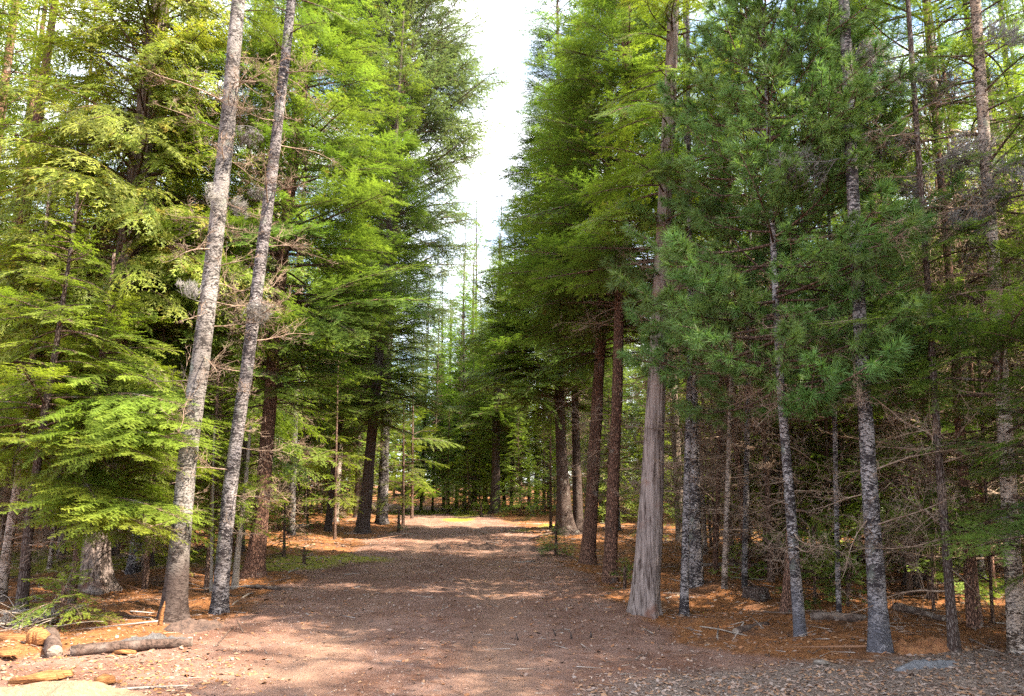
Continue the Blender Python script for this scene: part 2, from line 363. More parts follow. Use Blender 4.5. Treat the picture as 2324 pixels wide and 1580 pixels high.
    nd = norm(np.cos(ang) * TD[i] + np.sin(ang) * sd * b3 + TN[i] * rng.normal(.1, p['jz'] * .6, len(tt))[:, None])
    base = TP[i] + TD[i] * tt[:, None]; ln = nl * rng.uniform(.75, 1.2, len(tt))[:, None] * (1 - .3 * (tt / TL[i])[:, None])
    wv = TD[i] * (nw / 2)
    V = np.stack([base - wv, base + wv, base + nd * ln], 1).reshape(-1, 3); F = np.arange(len(V)).reshape(-1, 3)
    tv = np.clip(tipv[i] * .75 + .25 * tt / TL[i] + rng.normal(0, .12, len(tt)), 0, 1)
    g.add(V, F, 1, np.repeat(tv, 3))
    return (L,) + g.data()

def pine_bough(rng, L, sp='pine', lod=0):
    g = Geo(); dr = rng.uniform(.05, .28); wob = rng.uniform(-.15, .15)
    def axis(s): u = s / L; return np.stack([s, wob * L * np.sin(u * 3), L * (-.12 * u - dr * u + (dr + .25) * u**2.2)], -1)
    ss = np.linspace(0, L, 8); V, F = tube(axis(ss), (.006 + .007 * L) * (1 - ss / L * .8), 5, False); g.add(V, F, 0)
    tips, dirs = [axis(np.array([L]))[0]], [norm(axis(np.array([L]))[0] - axis(np.array([L * .9]))[0])]
    nsh = int(L * (4.6 if lod == 0 else 5)) + 2
    for s in np.linspace(.30 * L, .93 * L, nsh):
        for side in (1, -1):
            if rng.random() < .18: continue
            P0 = axis(np.array([s]))[0]; l = (.10 + .42 * (L - s)) * rng.uniform(.6, 1.1); l = min(l, .6)
            d = norm(np.array([.75, side * rng.uniform(.5, 1.0), rng.uniform(-.35, .35)]))
            P1 = P0 + d * l * .6; P2 = P1 + norm(d + np.array([.1, 0, .35])) * l * .4
            V, F = tube(np.stack([P0, P1, P2]), [.006, .005, .004], 4, False); g.add(V, F, 0)
            tips.append(P2); dirs.append(norm(d + np.array([.1, 0, .30])))
            if l > .28:
                q = P0 + d * l * .45; d2 = norm(d + np.array([.3, -side * 1.1, rng.uniform(-.2, .4)])); tips.append(q + d2 * l * .32); dirs.append(d2)
                V, F = tube(np.stack([q, q + d2 * l * .16, q + d2 * l * .32]), [.005, .004, .003], 4, False); g.add(V, F, 0)
    TP, TD = np.array(tips), np.array(dirs)
    n = (66, 26, 12)[lod]; i = np.repeat(np.arange(len(TP)), n); N = len(i)
    back = rng.random(N)**1.3 * .11; base = TP[i] - TD[i] * back[:, None]
    rnd = norm(rng.normal(0, 1, (N, 3))); rnd -= TD[i] * (rnd * TD[i]).sum(1, keepdims=True); rnd = norm(rnd)
    a = np.radians(np.clip(rng.normal(38, 16, N) + back * 180, 4, 80))[:, None]
    nd = norm(np.cos(a) * TD[i] + np.sin(a) * rnd - np.array([0, 0, .18])); ln = rng.uniform(.085, .13, N)[:, None]; w = (.0042, .0055, .010)[lod]
    wv = norm(np.cross(nd, rng.normal(0, 1, (N, 3)))) * w
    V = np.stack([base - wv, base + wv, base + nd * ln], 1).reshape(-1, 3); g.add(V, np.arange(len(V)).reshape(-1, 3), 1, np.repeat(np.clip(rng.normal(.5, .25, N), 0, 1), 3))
    return (L,) + g.data()

def dead_bough(rng, L, lod=0, sag=.15, dense=1.0, fuzz=False):
    g = Geo(); tk = (1.15, 1.8)[lod]; n = 9; P = [np.zeros(3)]; d = np.array([1., 0, 0])
    for q in range(n):
        d = norm(d + rng.normal(0, .10, 3) + np.array([.08, 0, -sag * .35 * q / n])); P.append(P[-1] + d * L / n)
    P = np.array(P); rad = tk * (.004 + .005 * L) * (1 - np.linspace(0, 1, n + 1) * .85)
    V, F = tube(P, rad, 4 if lod == 0 else 3, False); g.add(V, F, 0)
    m = int(11 * L * dense) + 4; s = rng.uniform(.15, 1, m) * n; i0 = np.minimum(s.astype(int), n - 1); fr = (s - i0)[:, None]
    B = P[i0] * (1 - fr) + P[i0 + 1] * fr; ax = norm(P[i0 + 1] - P[i0]); l = L * .40 * (1.1 - s / n) * rng.uniform(.4, 1.2, m) + .06
    def kids(B, ax, l, count, r, spread):
        i = np.repeat(np.arange(len(B)), count); rr = norm(rng.normal(0, 1, (len(i), 3)) * np.array([1, 1, .6]))
        D = norm(ax[i] * .75 + rr * spread); f = rng.uniform(.25, .95, len(i)); return B[i] + ax[i] * (l[i] * f)[:, None], D, l[i] * rng.uniform(.3, .6, len(i))
    D = norm(ax * .55 + norm(rng.normal(0, 1, (m, 3)) * np.array([1, 1, .55])) * .8 - np.array([0, 0, sag]))
    V, F = sticks(B, D, l, tk * (.0018 + .004 * l)); g.add(V, F, 0)
    B2, D2, l2 = kids(B, D, l, 5 if lod == 0 else 3, 0, .7); V, F = sticks(B2, D2, l2, tk * (.0016 + .003 * l2)); g.add(V, F, 0)
    if lod == 0:
        B3, D3, l3 = kids(B2, D2, l2, 3, 0, .8); V, F = sticks(B3, D3, l3, tk * (.0013 + .003 * l3)); g.add(V, F, 0)
        if fuzz:                               # hanging beard lichen threads and crusts
            B4, D4, l4 = kids(B2, norm(D2 - np.array([0, 0, .6])), l2 + .06, 5, 0, 1.0); D4 = norm(D4 - np.array([0, 0, .7])); V, F = sticks(B4, D4, l4 + .03, np.full(len(l4), .0042)); g.add(V, F, 0)
    return (L,) + g.data()

rg = np.random.default_rng(7)
LIB, LIBM = {}, {}
for sp in PAR:
    for lod in (0, 1, 2, 3):
        LIB[sp, lod] = [bough(rg, L, sp, lod) for L in ((.55, .9, .9, 1.35, 1.35, 1.9, 1.9, 2.6) if lod == 0 else (.6, 1.1, 1.7, 1.7, 2.5, 2.5))]
for lod in (0, 1, 2):
    LIB['pine', lod] = [pine_bough(rg, L, 'pine', lod) for L in (.6, .8, 1.0, 1.2, 1.4, 1.5, 1.7, 1.9)]
LIB['dead', 0] = [dead_bough(rg, L, 0, rg.uniform(0, .3)) for L in (.5, .8, 1.1, 1.1, 1.5, 1.9)]
LIB['dead', 1] = [dead_bough(rg, L, 1, rg.uniform(0, .3), 1.25) for L in (.6, .9, 1.2, 1.2, 1.7)]
LIB['lichen', 0] = [dead_bough(rg, L, 0, .45, 1.5, True) for L in (.6, .9, 1.2)]
def mats_for(sp):
    if sp == 'dead': return [BARK['deadwood']]
    if sp == 'lichen': return [BARK['lichen']]
    return [BARK['twig'], LEAF[sp]]
for (sp, lod), lst in LIB.items():
    if lod == 0:
        LIBM[sp] = [(e[0], mesh(sp + '_branch', e[1], e[2], mats_for(sp), e[3], e[4])) for e in lst]
    elif lod == 1 and sp in PAR: LIBM[sp + '1'] = [(e[0], mesh(sp + '_branch', e[1], e[2], mats_for(sp), e[3], e[4])) for e in lst]
def pick(lst, L, rng):
    d = [abs(math.log(L / e[0])) for e in lst]; lo = min(d); c = [e for e, q in zip(lst, d) if q < lo + .22]
    return c[rng.integers(len(c))]

def crown_join(specs, sp, lod, rng):
    """specs: (pos, az, pitch, L) -> joined arrays"""
    g = Geo()
    for pos, az, pt, L in specs:
        e = pick(LIB[sp, lod], L, rng); s = L / e[0]
        V = (e[1] * s) @ rot(az, pt, rng.normal(0, .32)).T + np.asarray(pos)
        g.add(V, e[2], e[3], e[4])
    return g
def crown_specs(rng, path, z0, z1, zt, Lmax, gap, per, sp, az=None, low=0.5, shape=.8, rise=5.0):
    """boughs in loose whorls between z0 and z1 of a crown that runs from z0 to zt"""
    out, z, a0 = [], z0, rng.uniform(0, 6.28)
    while z < z1:
        t = (z - z0) / max(.1, zt - z0); n = per if per >= 1 else 1
        prof = max(.06, (1 - t))**shape * min(1, low + rise * t)
        for q in range(int(round(n * rng.uniform(.75, 1.25)))):
            if az is None: a = a0 + q * 2 * math.pi / n + rng.normal(0, .35)
            else: a = rng.uniform(*az)
            zz = z + rng.uniform(-.9, .9) * gap; c = np.array([np.interp(zz, path[:, 2], path[:, k]) for k in range(2)] + [zz])
            L = max(.25, Lmax * prof * rng.uniform(.65, 1.12))
            base = {'hemlock': .0, 'fir': .03, 'cedar': .10, 'pine': .10, 'spruce': .12}.get(sp, 0.)
            pt = base + .55 * t**1.5 + rng.normal(0, .19)
            out.append((c, a, pt, L))
        a0 += 1.1; z += gap * (1 - .35 * t) * rng.uniform(.85, 1.15)
    return out

# ------------------------------------------------------------------ trunks
def trunk_mesh(name, path, rad, mat, kind, rng, seg=20, dz=.14, flare=.35, mats2=None):
    path = np.asarray(path, float); rad = np.asarray(rad, float); H = path[-1, 2]
    z = np.concatenate([np.arange(-.18, min(3.0, H), dz * .6), np.arange(min(3.0, H), min(9, H), dz * 1.6), np.arange(min(9, H), H, .8), [H]])
    z = np.unique(np.round(z, 4))
    sm = lambda q: q
    X = np.interp(z, path[:, 2], path[:, 0]); Y = np.interp(z, path[:, 2], path[:, 1]); r = np.interp(z, path[:, 2], rad)
    k = np.ones(9) / 9
    if len(z) > 30:
        pad = lambda q: np.concatenate([np.full(4, q[0]), q, np.full(4, q[-1])])
        X = np.convolve(pad(X), k, 'valid'); Y = np.convolve(pad(Y), k, 'valid')
    r = r * (1 + flare * np.exp(-np.maximum(z, 0) / .16))
    ph = rng.uniform(0, 99)
    def rf(th, i):
        zz = z[i]; c, s = np.cos(th), np.sin(th)
        e = 1 + .05 * vnoise(c*1.2 + ph, s*1.2, zz*1.3, 5) + .035 * vnoise(c*3 + ph, s*3, zz*5, 6)
        if kind == 'cedar':
            tw = th + .12 * zz + .25 * vnoise(zz*1.1, zz*0 + ph, None, 3)
            e = e + .075 * vnoise(np.cos(tw)*7 + ph, np.sin(tw)*7, zz*.45, 7) + .04 * vnoise(np.cos(tw)*15 + ph, np.sin(tw)*15, zz*.9, 8)
            e = e + np.exp(-np.maximum(zz, 0)/.28) * .13 * np.cos(tw*5 + ph)
        elif kind in ('brown', 'dark'):
            e = e + .05 * vnoise(c*5 + ph, s*5, zz*2.2, 8) + np.exp(-np.maximum(zz, 0)/.15) * .14 * np.cos(th*4 + ph)
        else:
            e = e + .03 * vnoise(c*4 + ph, s*4, zz*9, 8) + np.exp(-np.maximum(zz, 0)/.12) * .10 * np.cos(th*4 + ph)
        return e
    V, F = tube(np.stack([X, Y, z], 1), r, seg, True, rf)
    return mesh(name, V, F, [mat], None, None, True)

def px_path(pts, H, top_r=.02, Y=None):
    """pixels along a trunk seen in the photograph, first the foot -> (foot, path relative to the foot, radii)"""
    B = at(pts[0][0], pts[0][1]) if Y is None else at_depth(pts[0][0], pts[0][1], Y)
    foot = np.array([B[0], B[1], 0.0]); path, rad = [], []
    for (x, y, w) in pts:
        q = at_depth(x, y, B[1]); dep = q[1] * CP + (q[2] - EYE[2]) * SP_
        path.append(q - foot); rad.append(w / 2 * dep / FPX)
    path = np.array(path); path[0, 2] = 0
    if path[-1, 2] < H:
        d = (path[-1] - path[max(0, len(path) - 3)]); d = d / d[2]; dh = H - path[-1, 2]
        path = np.vstack([path, path[-1] + np.array([d[0] * .6, rg.normal(0, .02), 1]) * dh]); rad.append(top_r)
    foot[2] = float(ground_z(foot[0], foot[1]))
    return foot, path, np.array(rad)

def tree(name, label, cat, pts, H, bark, sp=None, z0=3, zs=8.5, Lmax=2, gap=.4, per=4, az=None, flare=.3, seg=20, group=None, dead=None,
         low=.5, shape=.8, seed=1, crown_top=None, extra=(), lichen=None, Y=None, kind=None, prune=0.0, rise=5.0):
    """a single tree > trunk, crown (> branch), dead_branch. Boughs between z0 and zs are branches of their own, the top of the crown is the crown's mesh."""
    rng = np.random.default_rng(seed)
    foot, path, rad = px_path(pts, H, Y=Y)
    root = empty(name, foot, label, cat, group)
    obj('trunk', trunk_mesh('trunk', path, rad, BARK[bark], kind or bark, rng, seg, flare=flare), root)
    if sp:
        zt = crown_top or H
        top = crown_specs(rng, path, zs, zt - .1, zt, Lmax * ((zt - zs) / max(.1, zt - z0))**.5 if zs > z0 else Lmax, gap * 1.3, per, sp, None, .9, shape)
        top.append((path[-1] - np.array([0, 0, .35]), 0, 1.5, .5))
        g = crown_join(top, sp, 2 if zs > 5 else (0 if zs < 3.2 else 1), rng)
        crown = obj('crown', g.mesh('crown', mats_for(sp)), root)
        own = [(np.array([np.interp(q[0], path[:, 2], path[:, k]) for k in range(2)] + [q[0]]), *q[1:]) for q in extra]
        for (c, a, pt, L, *spx) in crown_specs(rng, path, z0, zs, zt, Lmax, gap, per, sp, az, low, shape, rise) + own:
            if not spx and rng.random() < prune: continue
            key = spx[0] if spx else sp
            e = pick(LIBM[key + '1' if foot[1] > 11.5 and key in PAR else key], L, rng)
            obj('branch', e[1], crown, m4(rot(a, pt, rng.normal(0, .32)), c, L / e[0]))
    for key, lst in (('dead', dead), ('lichen', lichen)):
        for (za, zb, n, La, Lb, *azr) in (lst or []):
            for q in range(n):
                z = rng.uniform(za, zb); c = np.array([np.interp(z, path[:, 2], path[:, k]) for k in range(2)] + [z])
                L = rng.uniform(La, Lb); a = rng.uniform(*(azr if azr else (0, 6.283)))
                e = pick(LIBM[key], L, rng); obj('dead_branch', e[1], root, m4(rot(a, rng.normal(-.1, .25), rng.uniform(0, 6.28)), c, L / e[0]))
    return root

# ================================================================== THE GROUND
def axis_grid(lo, hi, fine0, fine1, step, grow=1.09):
    a = list(np.arange(fine0, fine1, step)); s = step
    while a[-1] < hi: s *= grow; a.append(a[-1] + s)
    s = step; b = [a[0]]
    while b[-1] > lo: s *= grow; b.append(b[-1] - s)
    return np.array(b[:0:-1] + a)
gx = axis_grid(-420, 420, -8.5, 8.5, .075, 1.055); gy = axis_grid(-120, 900, 4.6, 17, .07, 1.035)
GX, GY = np.meshgrid(gx, gy); GZ = ground_z(GX, GY)
nx, ny = len(gx), len(gy)
ii = (np.arange(ny - 1)[:, None] * nx + np.arange(nx - 1)[None]).ravel()
F = np.concatenate([np.stack([ii, ii + 1, ii + nx + 1], 1), np.stack([ii, ii + nx + 1, ii + nx], 1)])
RM = road_mask(GX, GY)
def blob(x, y, r, s=1.0): return np.exp(-(((GX - x) / r)**2 + ((GY - y) / (r * s))**2))
moss = np.zeros_like(GX)
for (px, py, r, s) in ((740, 1268, 1.6, 1.0), (640, 1285, 1.3, .9), (1068, 1166, 1.1, 3.0), (1040, 1180, .8, 3), (1185, 1205, .55, 2.2), (1250, 1195, .6, 2), (200, 1275, 3.2, .8), (100, 1290, 2, .8), (980, 1160, 2, 2.0)):
    q = at(px, py); moss = np.maximum(moss, blob(q[0], q[1], r, s))
moss = np.clip(moss + .35 * smooth(.25, .6, fbm(GX*.33, GY*.33, 3, 70)) * (1 - RM) * smooth(12, 20, GY), 0, 1)
grey = np.clip(smooth(7.2, 5.9, GY - .18 * GX * (GX > 0)) * smooth(-.5, 2.0, GX), 0, 1)
def tread_mask(x, y):
    dx = x - road_x(y) + .12 * fbm(x*.5, y*.5, 2, 60)
    return np.clip(np.exp(-((dx - .9) / .42)**2) + np.exp(-((dx + .9) / .42)**2), 0, 1) * road_mask(x, y) * (.55 + .6 * fbm(x*1.3, y*.7, 3, 61))
tread = np.clip(tread_mask(GX, GY), 0, 1)
def ground_material():
    m, ns, ls = newmat('forest_floor')
    g = ns.new('ShaderNodeNewGeometry'); v = g.outputs['Position']
    A = {k: node(ns, 'ShaderNodeAttribute', attribute_name=k).outputs['Fac'] for k in ('road', 'moss', 'grey', 'tread')}
    n1, n2, n3, n4 = noise(ns, ls, v, 1.1, 5, .6), noise(ns, ls, v, 7, 5, .65), noise(ns, ls, v, 34, 4, .7), noise(ns, ls, v, 110, 2, .6)
    road = mixc(ns, ls, ramp(ns, ls, n1, .38, .62), (0.185, 0.094, 0.064), (0.30, 0.175, 0.130))
    road = mixc(ns, ls, ramp(ns, ls, n2, .52, .68), road, (0.18, 0.080, 0.045))
    road = mixc(ns, ls, ramp(ns, ls, n3, .56, .70), road, (0.34, 0.245, 0.20))
    road = mixc(ns, ls, ramp(ns, ls, n4, .30, .40, (1, 1, 1), (0, 0, 0)), road, (0.09, 0.058, 0.046))
    tr = mixc(ns, ls, ramp(ns, ls, n3, .3, .7), (0.235, 0.130, 0.086), (0.33, 0.205, 0.148))
    road = mixc(ns, ls, A['tread'], road, tr)
    duff = mixc(ns, ls, ramp(ns, ls, n2, .35, .65), (0.17, 0.068, 0.027), (0.33, 0.132, 0.048))
    duff = mixc(ns, ls, ramp(ns, ls, n3, .52, .66), duff, (0.42, 0.21, 0.09))
    duff = mixc(ns, ls, ramp(ns, ls, n1, .50, .66), duff, (0.13, 0.070, 0.044))
    duff = mixc(ns, ls, ramp(ns, ls, n4, .30, .40, (1, 1, 1), (0, 0, 0)), duff, (0.07, 0.034, 0.02))
    ms = mixc(ns, ls, ramp(ns, ls, n3, .35, .65), (0.17, 0.165, 0.022), (0.33, 0.29, 0.050))
    gr = mixc(ns, ls, ramp(ns, ls, n3, .40, .62), (0.14, 0.095, 0.072), (0.31, 0.235, 0.19))
    def brk(a, amt=.5):
        mt = node(ns, 'ShaderNodeMath', operation='MULTIPLY_ADD'); ls.new(n2, mt.inputs[0]); mt.inputs[1].default_value = amt; ls.new(a, mt.inputs[2])
        return mt.outputs[0]
    c = mixc(ns, ls, ramp(ns, ls, brk(A['road'], .7), .62, 1.05), duff, road)
    c = mixc(ns, ls, ramp(ns, ls, brk(A['grey'], .7), .65, 1.1), c, gr)
    c = mixc(ns, ls, ramp(ns, ls, brk(A['moss'], .7), .68, .95), c, ms)
    b = ns.new('ShaderNodeBsdfPrincipled'); b.inputs['Roughness'].default_value = .95; b.inputs['Specular IOR Level'].default_value = .1
    ls.new(c, b.inputs['Base Color'])
    h = mixc(ns, ls, .55, n2, n3); h = mixc(ns, ls, .3, h, n4)
    bp = ns.new('ShaderNodeBump'); bp.inputs['Strength'].default_value = 1.0; bp.inputs['Distance'].default_value = .09; ls.new(h, bp.inputs['Height']); ls.new(bp.outputs[0], b.inputs['Normal'])
    o = ns.new('ShaderNodeOutputMaterial'); ls.new(b.outputs[0], o.inputs[0]); return m
G_MAT = ground_material()
ground = obj('ground', mesh('ground', np.stack([GX, GY, GZ], -1).reshape(-1, 3), F, [G_MAT], None, None, True, {'road': RM.ravel(), 'moss': moss.ravel(), 'grey': grey.ravel(), 'tread': tread.ravel()}))
tag(ground, 'forest floor with a dirt track, orange needle litter and moss', None, None, 'structure')

# ================================================================== FRONT TREES
PI = math.pi
PALE_DEAD = [(1.0, 7.5, 34, .4, 1.2)]
tree('fir_tree', 'thick pale grey trunk with a dark brown foot left of the track', 'tree',
     [(392, 1410, 57), (398, 1330, 50), (408, 1250, 45), (420, 1090, 40), (443, 900, 40), (463, 760, 38), (487, 560, 36), (508, 380, 34), (526, 180, 32), (541, 0, 29)], 13.5, 'pale', 'fir', 8.4, 9.5, 1.3, .6, 3, flare=.35, seg=28, dead=PALE_DEAD, seed=11, lichen=[(3.2, 6.5, 4, .35, .6)])
tree('fir_tree', 'slimmer grey leaning trunk beside the thick pale one with a dark foot', 'tree',
     [(497, 1392, 36), (505, 1290, 34), (520, 1120, 31), (541, 960, 29), (565, 800, 28), (590, 600, 27), (617, 400, 25), (640, 200, 22), (662, 0, 20)], 12.5, 'flecked', 'fir', 7.8, 9.0, 1.2, .6, 3, flare=.25, dead=[(1.0, 7.5, 30, .4, 1.2)], seed=12, lichen=[(3.0, 6.5, 4, .35, .6)])
tree('fir_tree', 'dark brown trunk carrying broad layered dark green boughs over the track', 'tree',
     [(575, 1312, 44), (590, 1200, 36), (600, 1080, 32), (614, 900, 29), (628, 700, 27), (660, 420, 25), (690, 150, 23), (705, 0, 21)], 15, 'brown', 'fir', 3.2, 11.5, 3.5, .27, 7, flare=.35, dead=[(1.2, 3.5, 8, .6, 1.3)], low=.6, seed=13)
tree('cedar_tree', 'broad fluted cedar with yellow green hanging sprays at the track side', 'tree',
     [(205, 1335, 84), (212, 1250, 70), (225, 1100, 62), (250, 850, 54), (290, 580, 48), (325, 300, 42), (350, 100, 38)], 16, 'cedar', 'cedar', 2.8, 9.8, 3.4, .23, 8, flare=.4, seg=48, low=.45, seed=14)
tree('hemlock_tree', 'thin reddish stem with bright green flat sprays over orange litter', 'tree',
     [(0, 1362, 24), (20, 1220, 20), (48, 1050, 18), (70, 880, 15), (82, 740, 12), (100, 560, 8)], 6.4, 'orange', 'hemlock', 2.25, 5.6, 1.7, .20, 5, flare=.2, seg=14, low=.75, dead=[(.5, 1.8, 10, .3, .7)], seed=15)
tree('hemlock_tree', 'thin forked grey stem with feathery bright green sprays', 'tree',
     [(48, 1395, 26), (62, 1220, 21), (85, 1050, 17), (110, 880, 15), (130, 780, 12), (150, 640, 8)], 5.6, 'dark', 'hemlock', 2.2, 4.8, 1.6, .20, 5, flare=.25, seg=14, low=.75, dead=[(.4, 1.8, 8, .3, .8)], seed=16)
tree('hemlock_tree', 'slender young hemlock whose sprays cover the foot of the pale trunk', 'tree',
     [(162, 1372, 18), (178, 1230, 15), (195, 1060, 13), (215, 900, 11), (240, 740, 8)], 5.0, 'twig', 'hemlock', 1.5, 4.2, 1.9, .22, 5, az=(-1.3, 1.2), flare=.2, seg=12, low=.9, dead=[(.3, 1.5, 8, .3, .8)], seed=17, extra=[(2.2, -.68, .13, 3.2), (2.5, -.66, .10, 3.1), (1.95, -.74, .14, 3.0), (2.8, -.72, .08, 2.8), (1.35, -.68, .13, 3.2), (1.15, -.72, .14, 3.0), (3.1, -.7, .1, 2.3), (1.6, -.95, .1, 2.2)])
tree('hemlock_tree', 'slim young hemlock standing behind the thick pale trunk', 'tree',
     [(330, 1330, 14), (340, 1180, 12), (352, 1000, 10), (366, 860, 8)], 6.0, 'twig', 'hemlock', 1.4, 5.2, 1.7, .24, 5, flare=.2, seg=10, low=.9, dead=[(.3, 1.5, 6, .3, .8)], seed=18)
tree('hemlock_tree', 'young hemlock spreading flat sprays between the two grey trunks', 'tree',
     [(470, 1330, 12), (478, 1200, 10), (486, 1050, 9), (492, 930, 7)], 4.6, 'twig', 'hemlock', 1.0, 3.9, 1.35, .24, 4, flare=.2, seg=10, low=.9, seed=19)
tree('dead_sapling', 'short pale barkless dead stem beside the dark brown trunk', 'dead tree',
     [(533, 1330, 16), (541, 1240, 13), (552, 1140, 11), (560, 1070, 9)], 2.6, 'paleswood', None, flare=.1, seg=10, dead=[(.8, 2.4, 5, .2, .5)], seed=20, kind='pale')
tree('sapling', 'hair thin pale sapling beside the slimmer grey trunk', 'sapling',
     [(480, 1335, 8), (482, 1200, 7), (484, 1080, 5)], 2.6, 'paleswood', None, flare=.1, seg=8, dead=[(.9, 2.4, 5, .2, .6)], seed=21, kind='pale')
tree('fir_tree', 'stout dark trunk of the pair where the track narrows', 'tree',
     [(822, 1208, 34), (832, 1120, 27), (842, 1000, 23), (855, 860, 21), (870, 700, 19)], 20, 'dark', 'fir', 3.8, 16, 3.0, .30, 7, flare=.3, seg=16, dead=[(1, 5, 12, .6, 1.5)], seed=22, low=.7)
tree('spruce_tree', 'tall airy spruce with a sunlit trunk where the track narrows', 'tree',
     [(866, 1192, 28), (871, 1080, 22), (875, 950, 20), (880, 800, 19), (890, 650, 18)], 27.5, 'flecked', 'spruce', 4.6, 24, 8.4, .36, 9, flare=.2, seg=16, dead=[(1, 5, 12, .6, 1.5)], seed=23, low=.16, shape=.5, rise=1.5)
tree('fir_tree', 'thin dark leaning fir in the brush behind the layered fir', 'tree',
     [(744, 1206, 18), (752, 1120, 15), (765, 1000, 13), (790, 850, 12)], 15, 'dark', 'fir', 3.0, 13, 2.0, .32, 6, flare=.2, seg=10, dead=[(.8, 4, 16, .5, 1.2)], seed=24)
# the other side of the track
tree('cedar_tree', 'big grey fluted cedar with a flared foot at the edge of the track', 'tree',
     [(1460, 1398, 72), (1467, 1330, 62), (1474, 1230, 58), (1482, 1080, 49), (1490, 900, 41), (1498, 700, 36), (1507, 500, 32), (1518, 300, 29), (1530, 0, 25)], 12.5, 'cedar', 'hemlock', 4.9, 9, 1.7, .30, 4, flare=.08, seg=72, dead=[(2.2, 5.2, 10, .6, 1.3)], seed=31, extra=[(4.55, PI * .97, -.02, 1.9, 'fir'), (4.7, PI * 1.1, .02, 1.5, 'fir'), (4.5, PI * .85, -.05, 1.5, 'fir'), (5.2, PI * 1.05, .0, 1.4, 'hemlock')])
tree('fir_tree', 'reddish brown trunk nearest the fluted cedar, straight and scaly', 'tree',
     [(1383, 1322, 34), (1388, 1220, 29), (1394, 1050, 26), (1402, 850, 24), (1408, 600, 22), (1415, 300, 21), (1422, 0, 19)], 14.5, 'brown', 'fir', 4.6, 11.5, 2.6, .24, 7, flare=.25, seg=24, dead=[(1.5, 5.5, 24, .4, 1.2)], seed=32, low=.6)
tree('fir_tree', 'reddish brown trunk second from the fluted cedar, leaning in slightly', 'tree',
     [(1333, 1284, 36), (1341, 1180, 30), (1350, 1000, 27), (1360, 830, 25), (1368, 700, 23), (1376, 500, 20)], 15, 'brown', 'fir', 4.2, 12.5, 3.0, .23, 7, flare=.3, seg=24, dead=[(1.5, 5, 18, .4, 1.2)], seed=33, low=.6)
tree('fir_tree', 'broad grey dark trunk half hidden by green bushes near the bend', 'tree',
     [(1284, 1216, 44), (1278, 1120, 30), (1272, 980, 24), (1268, 840, 20), (1270, 600, 18)], 21, 'dark', 'fir', 4.0, 17.5, 3.9, .27, 8, flare=.5, seg=18, seed=34, low=.6, dead=[(1.5, 5.5, 10, .6, 1.4)])
tree('fir_tree', 'slim grey trunk tucked behind the broad one near the bend', 'tree',
     [(1312, 1214, 26), (1310, 1100, 20), (1306, 950, 16)], 18, 'dark', 'fir', 5, 15, 2.6, .4, 6, flare=.3, seg=12, seed=35)
tree('fir_tree', 'lone dark trunk standing on the mossy bank at the bend', 'tree',
     [(1124, 1168, 26), (1125, 1080, 19), (1127, 960, 17), (1130, 850, 15)], 16, 'dark', 'fir', 3.6, 14.5, 3.2, .32, 8, flare=.35, seg=12, seed=36)
tree('pine_tree', 'slim grey flecked trunk with dead twigs just beyond the fluted cedar', 'tree',
     [(1552, 1397, 21), (1555, 1250, 17), (1560, 1050, 15), (1565, 850, 13), (1566, 700, 12)], 11, 'flecked', 'pine', 3.0, 7.5, 1.2, .5, 3, flare=.15, seg=14, dead=[(.9, 4.5, 16, .4, 1.1)], seed=37)
tree('fir_tree', 'stout flecked trunk behind the slim one beyond the cedar', 'tree',
     [(1580, 1346, 36), (1578, 1220, 29), (1574, 1050, 26), (1572, 880, 23)], 13, 'flecked', 'fir', 6, 11, 2.0, .5, 4, flare=.12, seg=16, dead=[(1, 6, 20, .4, 1.2)], seed=38)
tree('sapling', 'thin pale pole standing by the cut stump', 'sapling',
     [(1644, 1356, 14), (1649, 1230, 12), (1655, 1050, 11), (1660, 850, 9)], 8, 'orange', None, flare=.1, seg=10, dead=[(.8, 6, 26, .4, 1.1)], seed=39)
tree('sapling', 'thin brown pole behind the pale one by the stump', 'sapling',
     [(1622, 1312, 12), (1628, 1180, 11), (1634, 1000, 9)], 9, 'brown', None, flare=.1, seg=10, dead=[(.8, 7, 26, .4, 1.2)], seed=40)
tree('pine_tree', 'slender curving pale flecked pine trunk with long tufted needles', 'tree',
     [(1817, 1456, 27), (1808, 1340, 25), (1796, 1180, 23), (1783, 1020, 20), (1771, 880, 18), (1762, 700, 15), (1752, 500, 12), (1745, 300, 9)], 8.2, 'bluefoot', 'pine', 2.5, 7.6, 1.9, .24, 5, flare=.12, seg=18, dead=[(.6, 3.2, 16, .4, 1.0)], seed=41, low=.7, shape=.5, extra=[(1.15, .25, -.35, .75, 'fir'), (.95, .5, -.5, .6, 'fir'), (1.3, -.2, -.2, .6, 'fir')] + [(2.5 + .30 * k, (-1.25, -.6, -1.7, -.9, -1.1)[k % 5], .05, (1.7, 1.9, 1.0, 1.5, 1.8)[k % 5]) for k in range(14)])
tree('fir_tree', 'thick pale flecked trunk with a blue grey foot amid the pine tufts', 'tree',
     [(1999, 1494, 46), (1993, 1380, 40), (1982, 1220, 36), (1970, 1040, 33), (1960, 880, 31), (1946, 640, 28), (1932, 360, 25), (1916, 0, 22)], 12, 'bluefoot', 'fir', 7.3, 8.5, 1.5, .5, 4, flare=.18, seg=28, dead=[(.7, 4.0, 20, .4, 1.2)], lichen=[(4.0, 6.5, 5, .6, 1.1)], seed=42)
tree('dead_tree', 'thin dark barkless dead trunk with a pale worn foot', 'dead tree',
     [(2168, 1502, 24), (2158, 1360, 20), (2146, 1220, 18), (2134, 1080, 17), (2122, 900, 15), (2110, 700, 13)], 8.0, 'dark', None, flare=.12, seg=14, dead=[(.5, 6, 34, .4, 1.2)], seed=43, lichen=[(3.5, 6, 4, .5, 1.0)])
